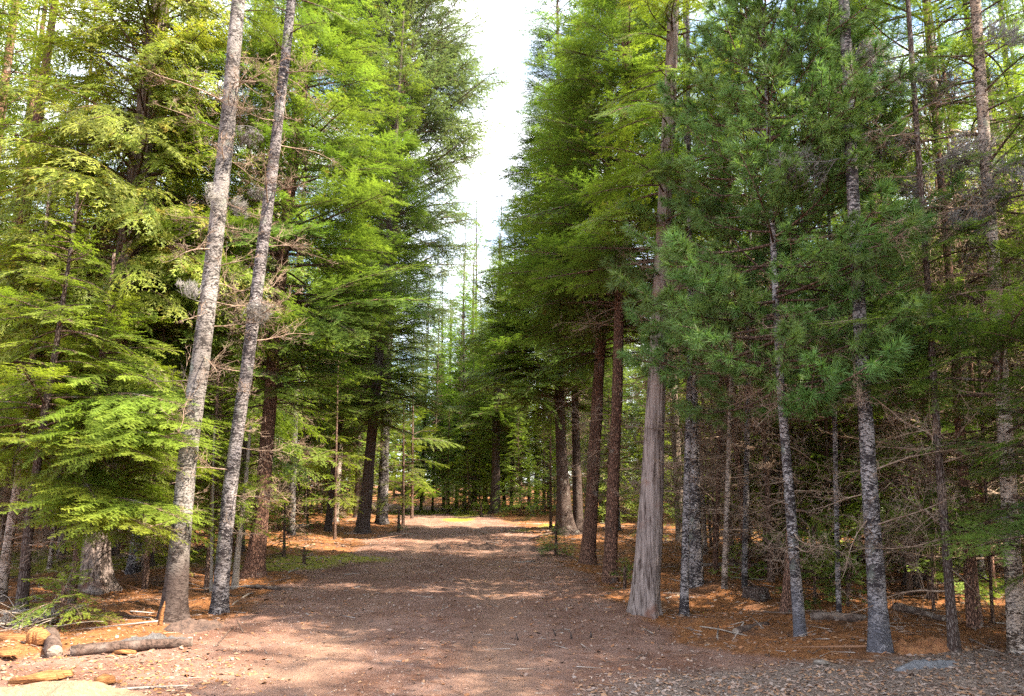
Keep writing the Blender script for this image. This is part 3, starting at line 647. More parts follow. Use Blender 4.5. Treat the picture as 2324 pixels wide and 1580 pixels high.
tree('fir_tree', 'brown trunk in the shade behind the thin dead trunk', 'tree',
     [(2214, 1442, 32), (2204, 1300, 26), (2192, 1150, 23), (2178, 950, 20), (2166, 750, 18)], 12, 'brown', 'fir', 5.5, 9.5, 2.0, .4, 4, flare=.2, seg=16, dead=[(.7, 5, 20, .4, 1.2)], seed=44)
tree('fir_tree', 'pale orange tinted trunk hung with grey lichen at the outer edge', 'tree',
     [(2312, 1502, 42), (2304, 1350, 37), (2294, 1180, 33), (2280, 950, 30), (2262, 700, 27), (2243, 430, 25), (2228, 200, 23), (2214, 0, 21)], 12, 'orange', 'fir', 1.2, 8.5, 1.7, .36, 4, flare=.15, seg=26, dead=[(.6, 5, 16, .4, 1.2)], lichen=[(3.6, 6.2, 7, .5, .9)], seed=45, low=.7, prune=.2, extra=[(z_, a_, .02, l_) for z_, a_, l_ in ((1.0, 3.4, 1.1), (1.5, 3.0, 1.3), (1.9, 3.7, 1.2), (2.3, 3.2, 1.5), (2.7, 3.6, 1.6), (3.0, 3.0, 1.8), (3.3, 3.9, 1.5), (2.5, 2.8, 1.9), (3.1, 3.4, 2.0), (1.2, 4.2, .9), (1.8, 4.4, .9))])
tree('sapling', 'short dark leaning stem beside the curving pine trunk', 'sapling',
     [(1783, 1402, 26), (1790, 1330, 20), (1794, 1250, 16), (1790, 1100, 13)], 6, 'brown', None, flare=.2, seg=12, dead=[(.8, 4, 16, .4, 1.0)], seed=46)
tree('pine_tree', 'young tufted pine filling the gap behind the curving trunk', 'tree',
     [(1690, 1350, 14), (1694, 1150, 13), (1698, 900, 11), (1700, 700, 9), (1704, 450, 7)], 9.5, 'flecked', 'pine', 3.4, 9.0, 1.9, .24, 5, flare=.1, seg=12, dead=[(.8, 3.4, 12, .4, 1.0)], seed=47, low=.6, shape=.5)
tree('pine_tree', 'bushy pine whose tufts hang in front of the thick flecked trunk', 'tree',
     [(1905, 1420, 12), (1900, 1200, 11), (1895, 950, 10), (1890, 700, 9), (1880, 450, 7)], 8.5, 'flecked', 'pine', 2.4, 8.0, 1.5, .26, 5, flare=.1, seg=12, seed=48, low=.6, shape=.5)
tree('fir_tree', 'fir at the outer edge reaching flat green boughs past the lichen hung trunk', 'tree',
     [(2425, 1530, 30), (2420, 1300, 24), (2415, 1000, 20)], 6.5, 'brown', 'fir', 1.0, 3.4, 1.15, .30, 2, az=(2.5, 3.5), flare=.2, seg=14, low=.75, seed=49, Y=6.7)
# small firs and seedlings
def seedling(label, px, py, h, sp, Lm, seed, cat='seedling', name='seedling'):
    return tree(name, label, cat, [(px, py, 8), (px, py - 20, 7)], h, 'twig', sp, h * .18, h * .8, Lm, max(.10, h * .09), 4, flare=.1, seg=8, low=.9, seed=seed)
seedling('tiny bright green hemlock beside the sawn grey log', 140, 1428, .60, 'hemlock', .85, 60)
seedling('small low hemlock growing beside the dark brown trunk', 645, 1262, 1.2, 'hemlock', .7, 61)
seedling('small green fir in front of the curving pine trunk', 1850, 1380, 1.0, 'fir', .55, 62)
seedling('low green bush of fir at the foot of the reddish trunk', 1262, 1256, .7, 'fir', .7, 63)
seedling('bushy young hemlock hiding the broad dark trunk near the bend', 1250, 1200, 4.2, 'hemlock', 1.5, 64, 'young tree', 'hemlock_tree')
seedling('young hemlock leaning over the track from the sunlit trunk', 915, 1192, 5.0, 'hemlock', 1.8, 65, 'young tree', 'hemlock_tree')
seedling('tall young hemlock full of sunlit sprays beside the narrowing track', 935, 1178, 9.5, 'hemlock', 2.9, 68, 'young tree', 'hemlock_tree')
seedling('young hemlock before the brush between the layered fir and the pair', 760, 1222, 5.5, 'hemlock', 1.7, 69, 'young tree', 'hemlock_tree')
seedling('young fir deep between the curving pine and the thick flecked trunk', 1888, 1335, 3.6, 'fir', 1.3, 70, 'young tree', 'fir_tree')
seedling('young hemlock deep between the thick flecked trunk and the dead trunk', 2055, 1312, 4.2, 'hemlock', 1.4, 71, 'young tree', 'hemlock_tree')
seedling('knee high fir seedling on litter near the dark rotten log', 1925, 1385, .55, 'fir', .45, 72)
seedling('ankle high hemlock seedling at the edge of the moss patch', 690, 1282, .35, 'hemlock', .4, 73)
seedling('ankle high fir seedling between the reddish trunk and fluted cedar', 1418, 1338, .35, 'fir', .4, 74)
seedling('low hemlock seedling on the mossy bank beside the lone trunk', 1092, 1172, .7, 'hemlock', .8, 75)
seedling('low hemlock seedling beside the sunlit trunk of the pair', 905, 1205, .8, 'hemlock', .7, 76)
seedling('young fir spreading beside the lichen hung trunk', 2255, 1440, 3.4, 'fir', 1.1, 66, 'young tree', 'fir_tree')
seedling('young fir behind the thin dead trunk with dark boughs', 2120, 1410, 4.8, 'fir', 1.9, 67, 'young tree', 'fir_tree')

# ================================================================== THE WOOD BEHIND
rb = np.random.default_rng(99)
STRAIGHT = {}
for b in ('brown', 'dark', 'flecked', 'orange'):
    p = np.array([[0, 0, 0], [.04, .02, 3], [-.02, .05, 8], [.05, 0, 13], [0, 0, 18.]])
    STRAIGHT[b] = trunk_mesh('trunk', p, np.array([.115, .10, .082, .05, .015]), BARK[b], b, rb, 10, .3)
THIN = {b: trunk_mesh('trunk', np.array([[0, 0, 0], [.05, .03, 2], [-.04, .06, 5], [0.05, 0, 9.]]), np.array([.05, .042, .03, .01]), BARK[b], b, rb, 7, .3) for b in ('brown', 'twig', 'orange')}
def axis_path(H): return np.array([[0, 0, 0], [0, 0, H]])
CROWN, DEADW = {}, {}
def cvar(key, sp, n, z0, H, L, gap, per, lod, low=.6, shape=.75):
    CROWN[key] = []
    for q in range(n):
        s = crown_specs(rb, axis_path(H), z0 * rb.uniform(.8, 1.2), H - .1, H, L, gap, per, sp, None, low, shape)
        CROWN[key].append(crown_join(s, sp, lod, rb).mesh('crown', mats_for(sp)))
cvar('fir', 'fir', 4, 4.5, 18, 2.1, .55, 5, 2)
cvar('full', 'fir', 3, 2.4, 15, 2.8, .44, 7, 3, .7, .62)
cvar('firfar', 'fir', 3, 4.0, 18, 2.5, .44, 6, 3, .6, .62)
cvar('hemlockfar', 'hemlock', 3, 2.2, 17, 2.8, .44, 6, 3, .6, .62)
cvar('lowfar', 'hemlock', 3, .3, 6, 1.7, .26, 6, 3, .9)
cvar('hemlock', 'hemlock', 3, 2.0, 17, 2.6, .55, 5, 2)
cvar('low', 'hemlock', 3, .5, 6, 1.5, .34, 5, 2, .9)
cvar('cedar', 'cedar', 2, 2.5, 18, 2.6, .55, 5, 2)
for key, zt, n in (('tall', 6.0, 48), ('thin', 6.5, 64)):
    DEADW[key] = []
    for q in range(4):
        g = Geo()
        for k in range(n):
            L = rb.uniform(.5, 1.7); e = pick(LIB['dead', 1], L, rb); s = L / e[0]
            g.add((e[1] * s) @ rot(rb.uniform(0, 6.28), rb.normal(-.1, .3), rb.uniform(0, 6.28)).T + np.array([0, 0, rb.uniform(.4, zt)]), e[2], e[3])
        DEADW[key].append(g.mesh('dead_branches', [BARK['deadwood']]))

placed = []
def free(x, y, dmin):
    return all((x - a)**2 + (y - b)**2 > dmin * dmin for a, b in placed)
for o in COL.objects:
    if o.type == 'EMPTY': placed.append((o.location.x, o.location.y))
BETWEEN_R = [(1345, 'beside the leaning reddish trunk'), (1395, 'between the two reddish trunks'), (1475, 'between a reddish trunk and the fluted cedar'), (1570, 'just past the fluted cedar'), (1660, 'behind the thin poles at the stump'),
             (1800, 'between the stump and the curving pine'), (1985, 'between the curving pine and thick flecked trunk'), (2150, 'between the thick flecked trunk and dead trunk'), (2290, 'between the dead trunk and lichen hung trunk'), (9999, 'beyond the lichen hung trunk')]
BETWEEN_L = [(60, 'behind the reddish hemlock stem'), (215, 'beside the fluted sunny cedar'), (400, 'between the sunny cedar and thick pale trunk'), (510, 'between the two leaning grey trunks'), (600, 'between the slimmer grey trunk and layered fir'),
             (740, 'just past the dark brown trunk'), (835, 'beside the stout trunk of the pair'), (905, 'behind the sunlit trunk of the pair'), (9999, 'where the track narrows')]
BETWEEN_E = [(940, 'seen over the narrowing track'), (1040, 'closing the far end of the track'), (1125, 'next to the lone mossy bank trunk'), (1210, 'past the lone mossy bank trunk'), (1300, 'behind the broad grey trunk at the bend'), (9999, 'far through the wood')]
def place_words(x, y):
    px = 1162 + FPX * x / max(y, 1)
    tab = BETWEEN_E if y > 49 else (BETWEEN_R if x > road_x(y) else BETWEEN_L)
    return next(t for lim, t in tab if px < lim), ('front' if y < 14 else 'inner' if y < 21 else 'deep' if y < 34 else 'distant')
def wood_tree(x, y, kind, label, group, rng, size=1.0):
    z = float(ground_z(x, y)) - .03
    nm, cat = {'fir': ('fir_tree', 'tree'), 'hemlock': ('hemlock_tree', 'tree'), 'cedar': ('cedar_tree', 'tree'), 'full': ('fir_tree', 'tree'), 'thin': ('dead_sapling', 'dead tree'), 'low': ('hemlock_sapling', 'young tree')}[kind]
    bark = str(rng.choice(['brown', 'dark', 'dark', 'flecked', 'orange']) if kind in ('fir', 'hemlock', 'cedar', 'full') and y < 40 else 'dark' if kind in ('fir', 'hemlock', 'cedar', 'full') else rng.choice(['brown', 'twig', 'orange']) if kind == 'thin' else 'twig')
    where, depth = place_words(x, y); bw = {'brown': 'brown', 'dark': 'dark', 'flecked': 'grey flecked', 'orange': 'pale orange', 'twig': 'grey brown'}[bark]
    kw = {'fir': f'{depth} fir with a {bw} trunk', 'full': f'{depth} bushy low branched fir', 'hemlock': f'{depth} hemlock with a {bw} trunk', 'cedar': f'{depth} cedar with a {bw} trunk', 'thin': f'{depth} bare {bw} dead pole', 'low': f'{depth} young hemlock'}[kind]
    label = kw + ' ' + where
    group = {'fir': 'firs', 'full': 'green firs', 'hemlock': 'hemlocks', 'cedar': 'cedars', 'thin': 'dead poles', 'low': 'young hemlocks'}[kind] + ' ' + where
    root = empty(nm, (x, y, z), label, cat, group); root.rotation_euler = (rng.normal(0, .02), rng.normal(0, .02), rng.uniform(0, 6.28))
    s = rng.uniform(.8, 1.2) * (.74 if x > road_x(y) and y < 21 and kind == 'fir' else 1) * size
    if kind in ('fir', 'hemlock', 'cedar', 'full'):
        t = obj('trunk', STRAIGHT[bark], root); w = rng.uniform(.7, 1.3); t.scale = (w, w, s)
        ck = kind + 'far' if y > 30 and kind + 'far' in CROWN else kind; c = obj('crown', CROWN[ck][rng.integers(len(CROWN[ck]))], root); c.scale = (s * rng.uniform(.8, 1.1), s * rng.uniform(.8, 1.1), s)
        if kind == 'fir': d = obj('dead_branches', DEADW['tall'][rng.integers(4)], root); d.rotation_euler.z = rng.uniform(0, 6.28); d['kind'] = 'stuff'
    elif kind == 'thin':
        t = obj('trunk', THIN[bark], root); w = rng.uniform(.6, 1.4); t.scale = (w, w, s)
        d = obj('dead_branches', DEADW['thin'][rng.integers(4)], root); d.rotation_euler.z = rng.uniform(0, 6.28); d['kind'] = 'stuff'; d.scale = (s * .85, s * .85, s)
    else:
        t = obj('trunk', THIN['twig'], root); t.scale = (s * .7, s * .7, s * .66)
        c = obj('crown', (CROWN['lowfar'] if y > 27 else CROWN['low'])[rng.integers(3)], root); c.scale = (s, s, s)
    placed.append((x, y))
def scatter(n, xr, yr, kinds, prob, dmin, side, margin, rng, tries=6000, view=True, texts=None):
    k = 0
    for q in range(tries):
        if k >= n: break
        y = rng.uniform(*yr); x = rng.uniform(*xr)
        if view and abs(x) > .74 * y + 2.5: continue
        d = x - road_x(y)
        if side > 0 and d < margin: continue
        if side < 0 and d > -margin: continue
        if side == 0 and abs(d) < margin: continue
        if not free(x, y, dmin): continue
        kd = rng.choice(kinds, p=prob); lab, grp = texts[kd]
        wood_tree(x, y, kd, lab, grp, rng); k += 1
    return k
TX = {'fir': ('shaded fir trunk in the crowded wood behind the fluted grey cedar', 'firs crowded behind the fluted cedar'),
      'thin': ('bare dead pole with brown twigs in the wood behind the fluted cedar', 'dead poles behind the fluted cedar'),
      'low': ('shaded young hemlock under the firs behind the fluted cedar', 'young hemlocks behind the fluted cedar'),
      'hemlock': ('tall shaded hemlock in the wood behind the fluted cedar', 'hemlocks behind the fluted cedar'),
      'full': ('fir green to the ground in the wood behind the fluted cedar', 'green firs behind the fluted cedar')}
n_r = scatter(85, (3.6, 15), (9.8, 20), ['fir', 'thin', 'low'], [.14, .78, .08], .72, 1, 4.4, rb, texts=TX)
n_r2 = scatter(120, (2.5, 38), (19, 52), ['fir', 'thin', 'low', 'hemlock', 'full'], [.24, .16, .27, .13, .20], 1.45, 1, 4.2, rb, texts=TX)
TX = {'fir': ('fir in the wood behind the layered dark fir and the twin grey trunks', 'firs behind the twin grey trunks'),
      'thin': ('bare dead pole in the wood behind the twin grey trunks', 'dead poles behind the twin grey trunks'),
      'low': ('young hemlock in the wood behind the twin grey trunks', 'young hemlocks behind the twin grey trunks'),
      'hemlock': ('tall hemlock in the wood behind the twin grey trunks', 'hemlocks behind the twin grey trunks'),
      'full': ('fir green to the ground in the wood behind the twin grey trunks', 'green firs behind the twin grey trunks'),
      'cedar': ('sunlit cedar in the wood behind the twin grey trunks', 'cedars behind the twin grey trunks')}
n_l = scatter(56, (-17, -3), (13.5, 24), ['fir', 'thin', 'low', 'hemlock', 'cedar'], [.16, .30, .30, .14, .1], 1.35, -1, 4.8, rb, texts=TX)
n_l2 = scatter(115, (-38, -4), (22, 52), ['fir', 'thin', 'low', 'hemlock', 'cedar', 'full'], [.14, .12, .28, .18, .1, .18], 1.8, -1, 4.0, rb, texts=TX)
TX = {'fir': ('dark fir closing the view beyond the bend of the track', 'firs beyond the bend of the track'),
      'thin': ('bare dead pole beyond the bend of the track', 'dead poles beyond the bend of the track'),
      'low': ('young hemlock beyond the bend of the track', 'young hemlocks beyond the bend of the track'),
      'full': ('fir green to the ground beyond the bend of the track', 'green firs beyond the bend of the track'),
      'hemlock': ('tall hemlock closing the view beyond the bend of the track', 'hemlocks beyond the bend of the track')}
for (px, Y, k) in ((1075, 50, 'full'), (1160, 47, 'full'), (1010, 54, 'full'), (1200, 44, 'full'), (1040, 62, 'full'), (1125, 60, 'full'), (960, 50, 'full'), (925, 46, 'low'), (1235, 40, 'low'), (1090, 44, 'low'), (1180, 38, 'low'), (1100, 57, 'full'), (1055, 56, 'full'), (1145, 54, 'full'), (985, 47, 'full'), (1215, 51, 'full'), (1180, 58, 'full'), (1020, 44, 'low'), (1130, 52, 'low'), (1245, 46, 'full'), (1065, 42, 'low')):
    wood_tree((px - 1162) / FPX * Y, Y, k, *TX[k], rb)
for (px, Y, k, z_) in ((1058, 49, 'full', 1.12), (1082, 55, 'full', 1.25), (1038, 53, 'full', 1.3), (1105, 51, 'full', 1.0), (1128, 56, 'full', 1.2), (1068, 63, 'full', 1.35), (1020, 60, 'full', 1.35)):
    wood_tree((px - 1162) / FPX * Y, Y, k, *TX[k], rb, z_)
for (x, y, k) in ((7.6, 12.6, 'hemlock'), (9.4, 13.6, 'hemlock'), (6.3, 13.4, 'hemlock'), (10.8, 15.2, 'hemlock'), (8.2, 16.8, 'hemlock'), (12.5, 16.5, 'hemlock'), (5.2, 15.5, 'hemlock')):
    wood_tree(x, y, k, 'tall shaded hemlock in the wood behind the fluted cedar', 'hemlocks behind the fluted cedar', rb)
for (x, y, k) in ((-9.2, 13.2, 'hemlock'), (-11.2, 15.4, 'cedar'), (-8.4, 16.2, 'hemlock'), (-10.2, 12.6, 'cedar'), (-7.2, 15.2, 'hemlock'), (-12.8, 17, 'hemlock'), (-6.6, 18.2, 'hemlock')):
    wood_tree(x, y, k, *{'cedar': ('sunlit cedar in the wood behind the twin grey trunks', 'cedars behind the twin grey trunks'), 'hemlock': ('tall hemlock in the wood behind the twin grey trunks', 'hemlocks behind the twin grey trunks')}[k], rb)
n_e = scatter(150, (-45, 45), (49, 84), ['fir', 'thin', 'low', 'hemlock', 'full'], [.34, .27, .12, .15, .12], 1.7, 0, 3.4, rb, texts=TX)
# unseen trees added towards the sun, sized to shade track and flecked trunks
TX = {'fir': ('unseen hemlock added past the lichen hung trunk to shade the track', 'unseen hemlocks added for shade')}
def outside(pts, s):
    for (x, y, h) in pts:
        root = empty('hemlock_tree', (x, y, float(ground_z(x, y))), *TX['fir'][:1], 'tree', TX['fir'][1])
        t = obj('trunk', STRAIGHT['dark'], root); t.scale = (1, 1, h / 18); c = obj('crown', CROWN['hemlock'][rb.integers(3)], root); c.scale = (1.12, 1.12, h / 18); c.rotation_euler.z = rb.uniform(0, 6)
outside([(6.2, 3.2, 12), (8.0, 3.95, 14), (7.9, 5.2, 14), (8.4, 2.6, 12.5), (9.6, 4.2, 14.5), (8.8, 7.0, 13), (10.6, 6.0, 14), (10.6, 2.0, 13), (5.6, 1.6, 10.5), (7.4, .6, 11)], 1)

# far forest, one mass
g = Geo()
for q in range(210):
    a = rb.uniform(-.78, .78); d = rb.uniform(84, 150); x, y = d * math.sin(a), d * math.cos(a)
    if abs(x - road_x(y)) < 3: continue
    H = rb.uniform(14, 20); P = axis_path(H)
    s = crown_specs(rb, P, .4, H - .2, H, 3.0, 1.1, 4, 'fir', None, .9, .7)
    for (c, az_, pt, L) in s:
        V, F = sticks(np.array([c]), np.array([[math.cos(az_), math.sin(az_), -.1]]), np.array([L]), np.array([.16])); g.add(V + np.array([x, y, 0]), F, 1, np.full(len(V), .4))
        n = 7; B = c + np.outer(rb.uniform(.1, .9, n) * L, [math.cos(az_), math.sin(az_), -.12]); D = norm(rb.normal(0, 1, (n, 3)) * np.array([1, 1, .3])); V, F = sticks(B, D, np.full(n, .7), np.full(n, .17)); g.add(V + np.array([x, y, 0]), F, 1, np.full(len(V), .5))
    V, F = tube(np.array([[0, 0, 0], [0, 0, H]]) + np.array([x, y, 0]), [.14, .02], 5); g.add(V, F, 0)
far = obj('distant_forest', g.mesh('distant_forest', mats_for('fir'))); tag(far, 'far dark green forest beyond the bend', None, None, 'stuff')

# ================================================================== THINGS ON THE GROUND
def on_ground(p, dz=0): return (p[0], p[1], float(ground_z(p[0], p[1])) + dz)
def log(label, a, b, r0, r1, bark='dark', cut='cut', cat='log', name='fallen_log', seed=0, lift=0.0, bend=.03):
    rng = np.random.default_rng(seed); A, B = np.array(on_ground(a, r0 * .55 + lift)), np.array(on_ground(b, r1 * .55))
    n = 14; t = np.linspace(0, 1, n)[:, None]; P = A * (1 - t) + B * t; ln = np.linalg.norm(B - A)
    P = P + np.sin(t * 3.1) * np.array([0, 0, bend * ln * .4]) + np.cumsum(rng.normal(0, .006 * ln, (n, 3)), 0) * np.array([1, 1, .3])
    O = P[0].copy(); P = P - O; rad = np.linspace(r0, r1, n); ph = rng.uniform(0, 50)
    V, F = tube(P, rad, 12, True, lambda th, i: 1 + .13 * vnoise(np.cos(th)*2 + ph, np.sin(th)*2, i*.7, 3))
    root = empty(name, O, label, cat); obj('bark', mesh('bark', V, F, [BARK['logbark' if bark in ('dark', 'brown', 'twig') else bark]], None, None, True), root)
    for k, (c, d, r) in enumerate(((P[0], P[0] - P[1], r0), (P[-1], P[-1] - P[-2], r1))):
        d = norm(d); V, F = tube(np.stack([c - d * .01, c + d * .006]), [r * .9, r * .88], 12); obj('cut_end', mesh('cut_end', V, F, [BARK[cut]], None, None, False), root)
    return root
log('short sawn log with a round grey cut face among wood scraps', at(122, 1492), at(112, 1462), .075, .075, 'dark', 'cut', seed=1, bend=0)
log('long dark log lying low behind the sawn wood scraps', at(160, 1492), at(440, 1476), .06, .045, 'brown', 'cut', seed=2)
log('dark broken log lying on orange litter before the stump', at(1668, 1446), at(1742, 1428), .045, .03, 'dark', 'cut', seed=3)
log('dark rotten log lying behind the curving pine trunk', at(1845, 1420), at(1962, 1432), .055, .045, 'dark', 'paleswood', seed=4)
log('pale fallen log lying across the litter deep behind the stump', at(1590, 1288), at(1760, 1296), .06, .05, 'twig', 'cut', seed=5)
log('brown fallen log lying on the litter behind the thick flecked trunk', at(2035, 1402), at(2150, 1432), .05, .03, 'brown', 'cut', seed=6)
log('fallen dead branch with peeling bark beside the dark brown trunk', at(560, 1330), at(665, 1338), .025, .03, 'twig', 'cut', seed=7)
log('pale thin stick lying across sunlit litter by the slimmer grey trunk', at(530, 1365), at(575, 1338), .010, .012, 'paleswood', 'cut', 'stick', 'stick', seed=8)
log('fallen grey log in the brush beside the sunlit moss', at(660, 1212), at(700, 1200), .09, .07, 'paleswood', 'cut', seed=9)
log('long pale stick lying on the dirt in front of the scraps', at(270, 1572), at(440, 1560), .012, .008, 'paleswood', 'cut', 'stick', 'stick', seed=10)
log('thin pale stick lying across the orange litter by the broken log', at(1590, 1430), at(1700, 1452), .008, .006, 'paleswood', 'cut', 'stick', 'stick', seed=11)
log('forked thin stick lying on the track edge before the grey trunks', at(490, 1476), at(528, 1432), .010, .006, 'twig', 'cut', 'stick', 'stick', seed=12)
log('dark curved stick lying at the foot of the bushes near the bend', at(1200, 1226), at(1262, 1214), .025, .018, 'brown', 'cut', 'stick', 'stick', seed=13)

def chunk(label, px, py, size, az, mat='freshwood', seed=0, name='wood_scrap', cat='wood scrap', tilt=.1):
    rng = np.random.default_rng(seed); lx, ly, lz = size; lanes = 4; V, F = [], []
    for k in range(lanes):                    # fibres split along the grain, each with ragged ends
        y0, y1 = ly * (k / lanes - .5), ly * ((k + 1) / lanes - .5) - .001; x0, x1 = -lx / 2 * rng.uniform(.6, 1.05), lx / 2 * rng.uniform(.55, 1.05); h = lz * rng.uniform(.7, 1.05); b0 = len(V); sk = rng.normal(0, ly * .08)
        V += [(x0, y0, 0), (x0, y1, 0), (x0 * .9, y1, h * .8), (x0 * .94, y0, h * .7), (0, y0 + sk, 0), (0, y1 + sk, 0), (0, y1 + sk, h * rng.uniform(.9, 1.1)), (0, y0 + sk, h), (x1, y0 * .9, 0), (x1, y1 * .9, 0), (x1 * .85, y1 * .9, h * .7), (x1 * .92, y0 * .9, h * .6)]
        for q in (0, 4):
            for j in range(4):
                a, b, c, d = b0 + q + j, b0 + q + (j + 1) % 4, b0 + q + 4 + (j + 1) % 4, b0 + q + 4 + j; F += [(a, d, c), (a, c, b)]
        F += [(b0, b0 + 1, b0 + 2), (b0, b0 + 2, b0 + 3), (b0 + 8, b0 + 10, b0 + 9), (b0 + 8, b0 + 11, b0 + 10)]
    o = obj(name, mesh(name, np.array(V), np.array(F), [BARK[mat]])); o.location = on_ground(at(px, py), .004); o.rotation_euler = (rng.normal(0, .1), -tilt, az)
    return tag(o, label, cat)
chunk('split reddish log block standing beside the round cut log', 82, 1478, (.17, .15, .19), 1.3, 'freshwood', 1, 'split_log', 'log', 0)
chunk('long orange plank shaped splinter of split wood at the heap edge', 30, 1468, (.60, .12, .06), -.3, 'freshwood', 2)
chunk('orange splinter slab lying flat below the long plank splinter', 10, 1500, (.42, .13, .05), -.35, 'freshwood', 3)
chunk('curved orange slab of bark and wood nearest the sunlit sawdust', 95, 1545, (.42, .22, .06), .05, 'freshwood', 4)
chunk('small orange block of wood beside the grassy tuft', 238, 1552, (.17, .14, .08), .5, 'freshwood', 5)
chunk('thin forked yellow splinter lying on dark soil', 320, 1460, (.22, .05, .04), -.4, 'freshwood', 6)
chunk('flat orange splinter lying before the long dark log', 280, 1488, (.26, .08, .04), -.4, 'freshwood', 7)
chunk('small orange chip leaning behind the long dark log', 178, 1480, (.20, .06, .04), .2, 'freshwood', 8)
chunk('pale bleached wood piece lying on grey leaf litter', 1866, 1518, (.13, .06, .04), -.6, 'paleswood', 9)
chunk('pale flat wood chip lying in the middle of the track', 1196, 1278, (.40, .22, .03), .2, 'paleswood', 10)
# the splintered stake, a stub of a broken sapling
def stake(label, px, py, h, r, mat, seed, lean=(0.05, 0)):
    rng = np.random.default_rng(seed); t = np.linspace(0, 1, 6); P = np.stack([lean[0]*t*h*3 + rng.normal(0, .004, 6), lean[1]*t, t*h - .04], 1)
    V, F = tube(P, r * np.array([1, 1.1, 1.15, 1.0, .7, .08]), 8, True, lambda th, i: 1 + .25 * np.cos(th*2 + seed))
    o = obj('splintered_stub', mesh('splintered_stub', V, F, [BARK[mat]], None, None, True)); o.location = on_ground(at(px, py)); return tag(o, label, 'stub')
stake('upright yellow splintered stub before the thick pale trunk', 360, 1425, .30, .022, 'freshwood', 1)
stake('thin slanting yellow stub beside the dark foot of the pale trunk', 418, 1402, .22, .011, 'freshwood', 2, (.18, 0))
for k, (px, py, h, lab) in enumerate(((1178, 1456, .13, 'short dark stub sticking up alone from the track'), (1262, 1447, .12, 'dark stub on the track directly below the reddish trunks'), (1300, 1456, .12, 'dark stub between the others and the fluted cedar'), (1345, 1452, .11, 'pale dark stub nearest the fluted cedar foot'))):
    stake(lab, px, py, h, .010, 'dark', 3 + k, (-.08, 0))
# cut stump
rng = np.random.default_rng(5); q = at(1716, 1372); V, F = tube(np.array([[0, 0, -.1], [0, 0, .05], [0, 0, .10], [0, 0, .15]]), [.20, .165, .15, .145], 40, True, lambda th, i: 1 + .09 * np.cos(th*9) + .07 * np.cos(th*4 + 1))
st = empty('stump', on_ground(q), 'low mossy cut stump ringed by orange needle litter', 'stump'); obj('bark', mesh('bark', V, F, [BARK['dark']], None, None, False), st)
V, F = tube(np.array([[0, 0, .145], [.01, 0, .156]]), [.13, .12], 20); obj('cut_top', mesh('cut_top', V, F, [BARK['twig']]), st)
# mound of grey soil, brush heap, litter
def mound(name, label, px, py, rx, ry, h, mat, seed, cat):
    n = 44; u = np.linspace(-1, 1, n); X, Y = np.meshgrid(u, u); p = at(px, py)
    Z = h * np.maximum(0, 1 - X**2 - Y**2)**.8 * (1 + .55 * fbm(X*3 + seed, Y*3, 4, seed)) ; gxx, gyy = p[0] + X*rx, p[1] + Y*ry
    Z = Z + ground_z(gxx, gyy) - .02; V = np.stack([gxx - p[0], gyy - p[1], Z], -1).reshape(-1, 3)
    i = (np.arange(n-1)[:, None]*n + np.arange(n-1)[None]).ravel(); F = np.concatenate([np.stack([i, i+1, i+n+1], 1), np.stack([i, i+n+1, i+n], 1)])
    o = obj(name, mesh(name, V, F, [mat], None, None, True)); o.location = (p[0], p[1], 0); return tag(o, label, cat)
def dirt_mat(name, a, b):
    m, ns, ls = newmat(name); tcn = ns.new('ShaderNodeTexCoord'); n1 = noise(ns, ls, tcn.outputs['Object'], 22, 5, .7); n2 = noise(ns, ls, tcn.outputs['Object'], 70, 3, .7)
    c = mixc(ns, ls, ramp(ns, ls, n1, .35, .65), a, b); bs = ns.new('ShaderNodeBsdfPrincipled'); bs.inputs['Roughness'].default_value = .95; ls.new(c, bs.inputs['Base Color'])
    bp = ns.new('ShaderNodeBump'); bp.inputs['Distance'].default_value = .04; ls.new(mixc(ns, ls, .5, n1, n2), bp.inputs['Height']); ls.new(bp.outputs[0], bs.inputs['Normal'])
    o = ns.new('ShaderNodeOutputMaterial'); ls.new(bs.outputs[0], o.inputs[0]); return m
GREYSOIL = dirt_mat('grey_soil', (0.055, 0.046, 0.042), (0.15, 0.13, 0.12)); DARKSOIL = dirt_mat('dark_soil', (0.050, 0.030, 0.022), (0.15, 0.088, 0.062)); SAW = dirt_mat('sawdust', (0.19, 0.11, 0.06), (0.32, 0.20, 0.12))
RUST = dirt_mat('rust_needles', (0.20, 0.07, 0.025), (0.36, 0.16, 0.06)); ROCK = dirt_mat('rock', (0.09, 0.088, 0.092), (0.20, 0.19, 0.195))
mound('soil_mound', 'grey mound of dug soil before the thick pale trunk', 345, 1466, .40, .28, .09, GREYSOIL, 2, 'mound')
mound('soil_mound', 'low dark mound of soil beside the grey one', 440, 1432, .35, .22, .10, DARKSOIL, 3, 'mound')
mound('soil_clod', 'dark soil clod lying at the centre of the track', 1105, 1240, 0.35, 0.22, 0.13, DARKSOIL, 38, 'clod')
mound('soil_clod', 'long dark soil clod on the shaded far side of the track', 1185, 1246, 0.56, 0.26, 0.13, DARKSOIL, 21, 'clod')
mound('soil_clod', 'rounded dark clod lying nearest the layered fir on the track', 1000, 1242, 0.31, 0.26, 0.13, DARKSOIL, 30, 'clod')
mound('soil_clod', 'small dark clod by itself beyond the other track clods', 1062, 1238, 0.19, 0.16, 0.11, DARKSOIL, 92, 'clod')
mound('sawdust_heap', 'sunlit pale heap of sawdust at the corner of the clearing', 60, 1590, .95, .42, .10, SAW, 4, 'heap')
mound('needle_heap', 'rust brown heap of needles at the foot of the thin dead trunk', 2105, 1492, .38, .22, .10, RUST, 5, 'heap')
mound('rock', 'blue grey half buried rock in the leaf litter', 2110, 1530, .34, .10, .05, ROCK, 6, 'rock')
rng = np.random.default_rng(3); g = Geo(); p = at(48, 1425)
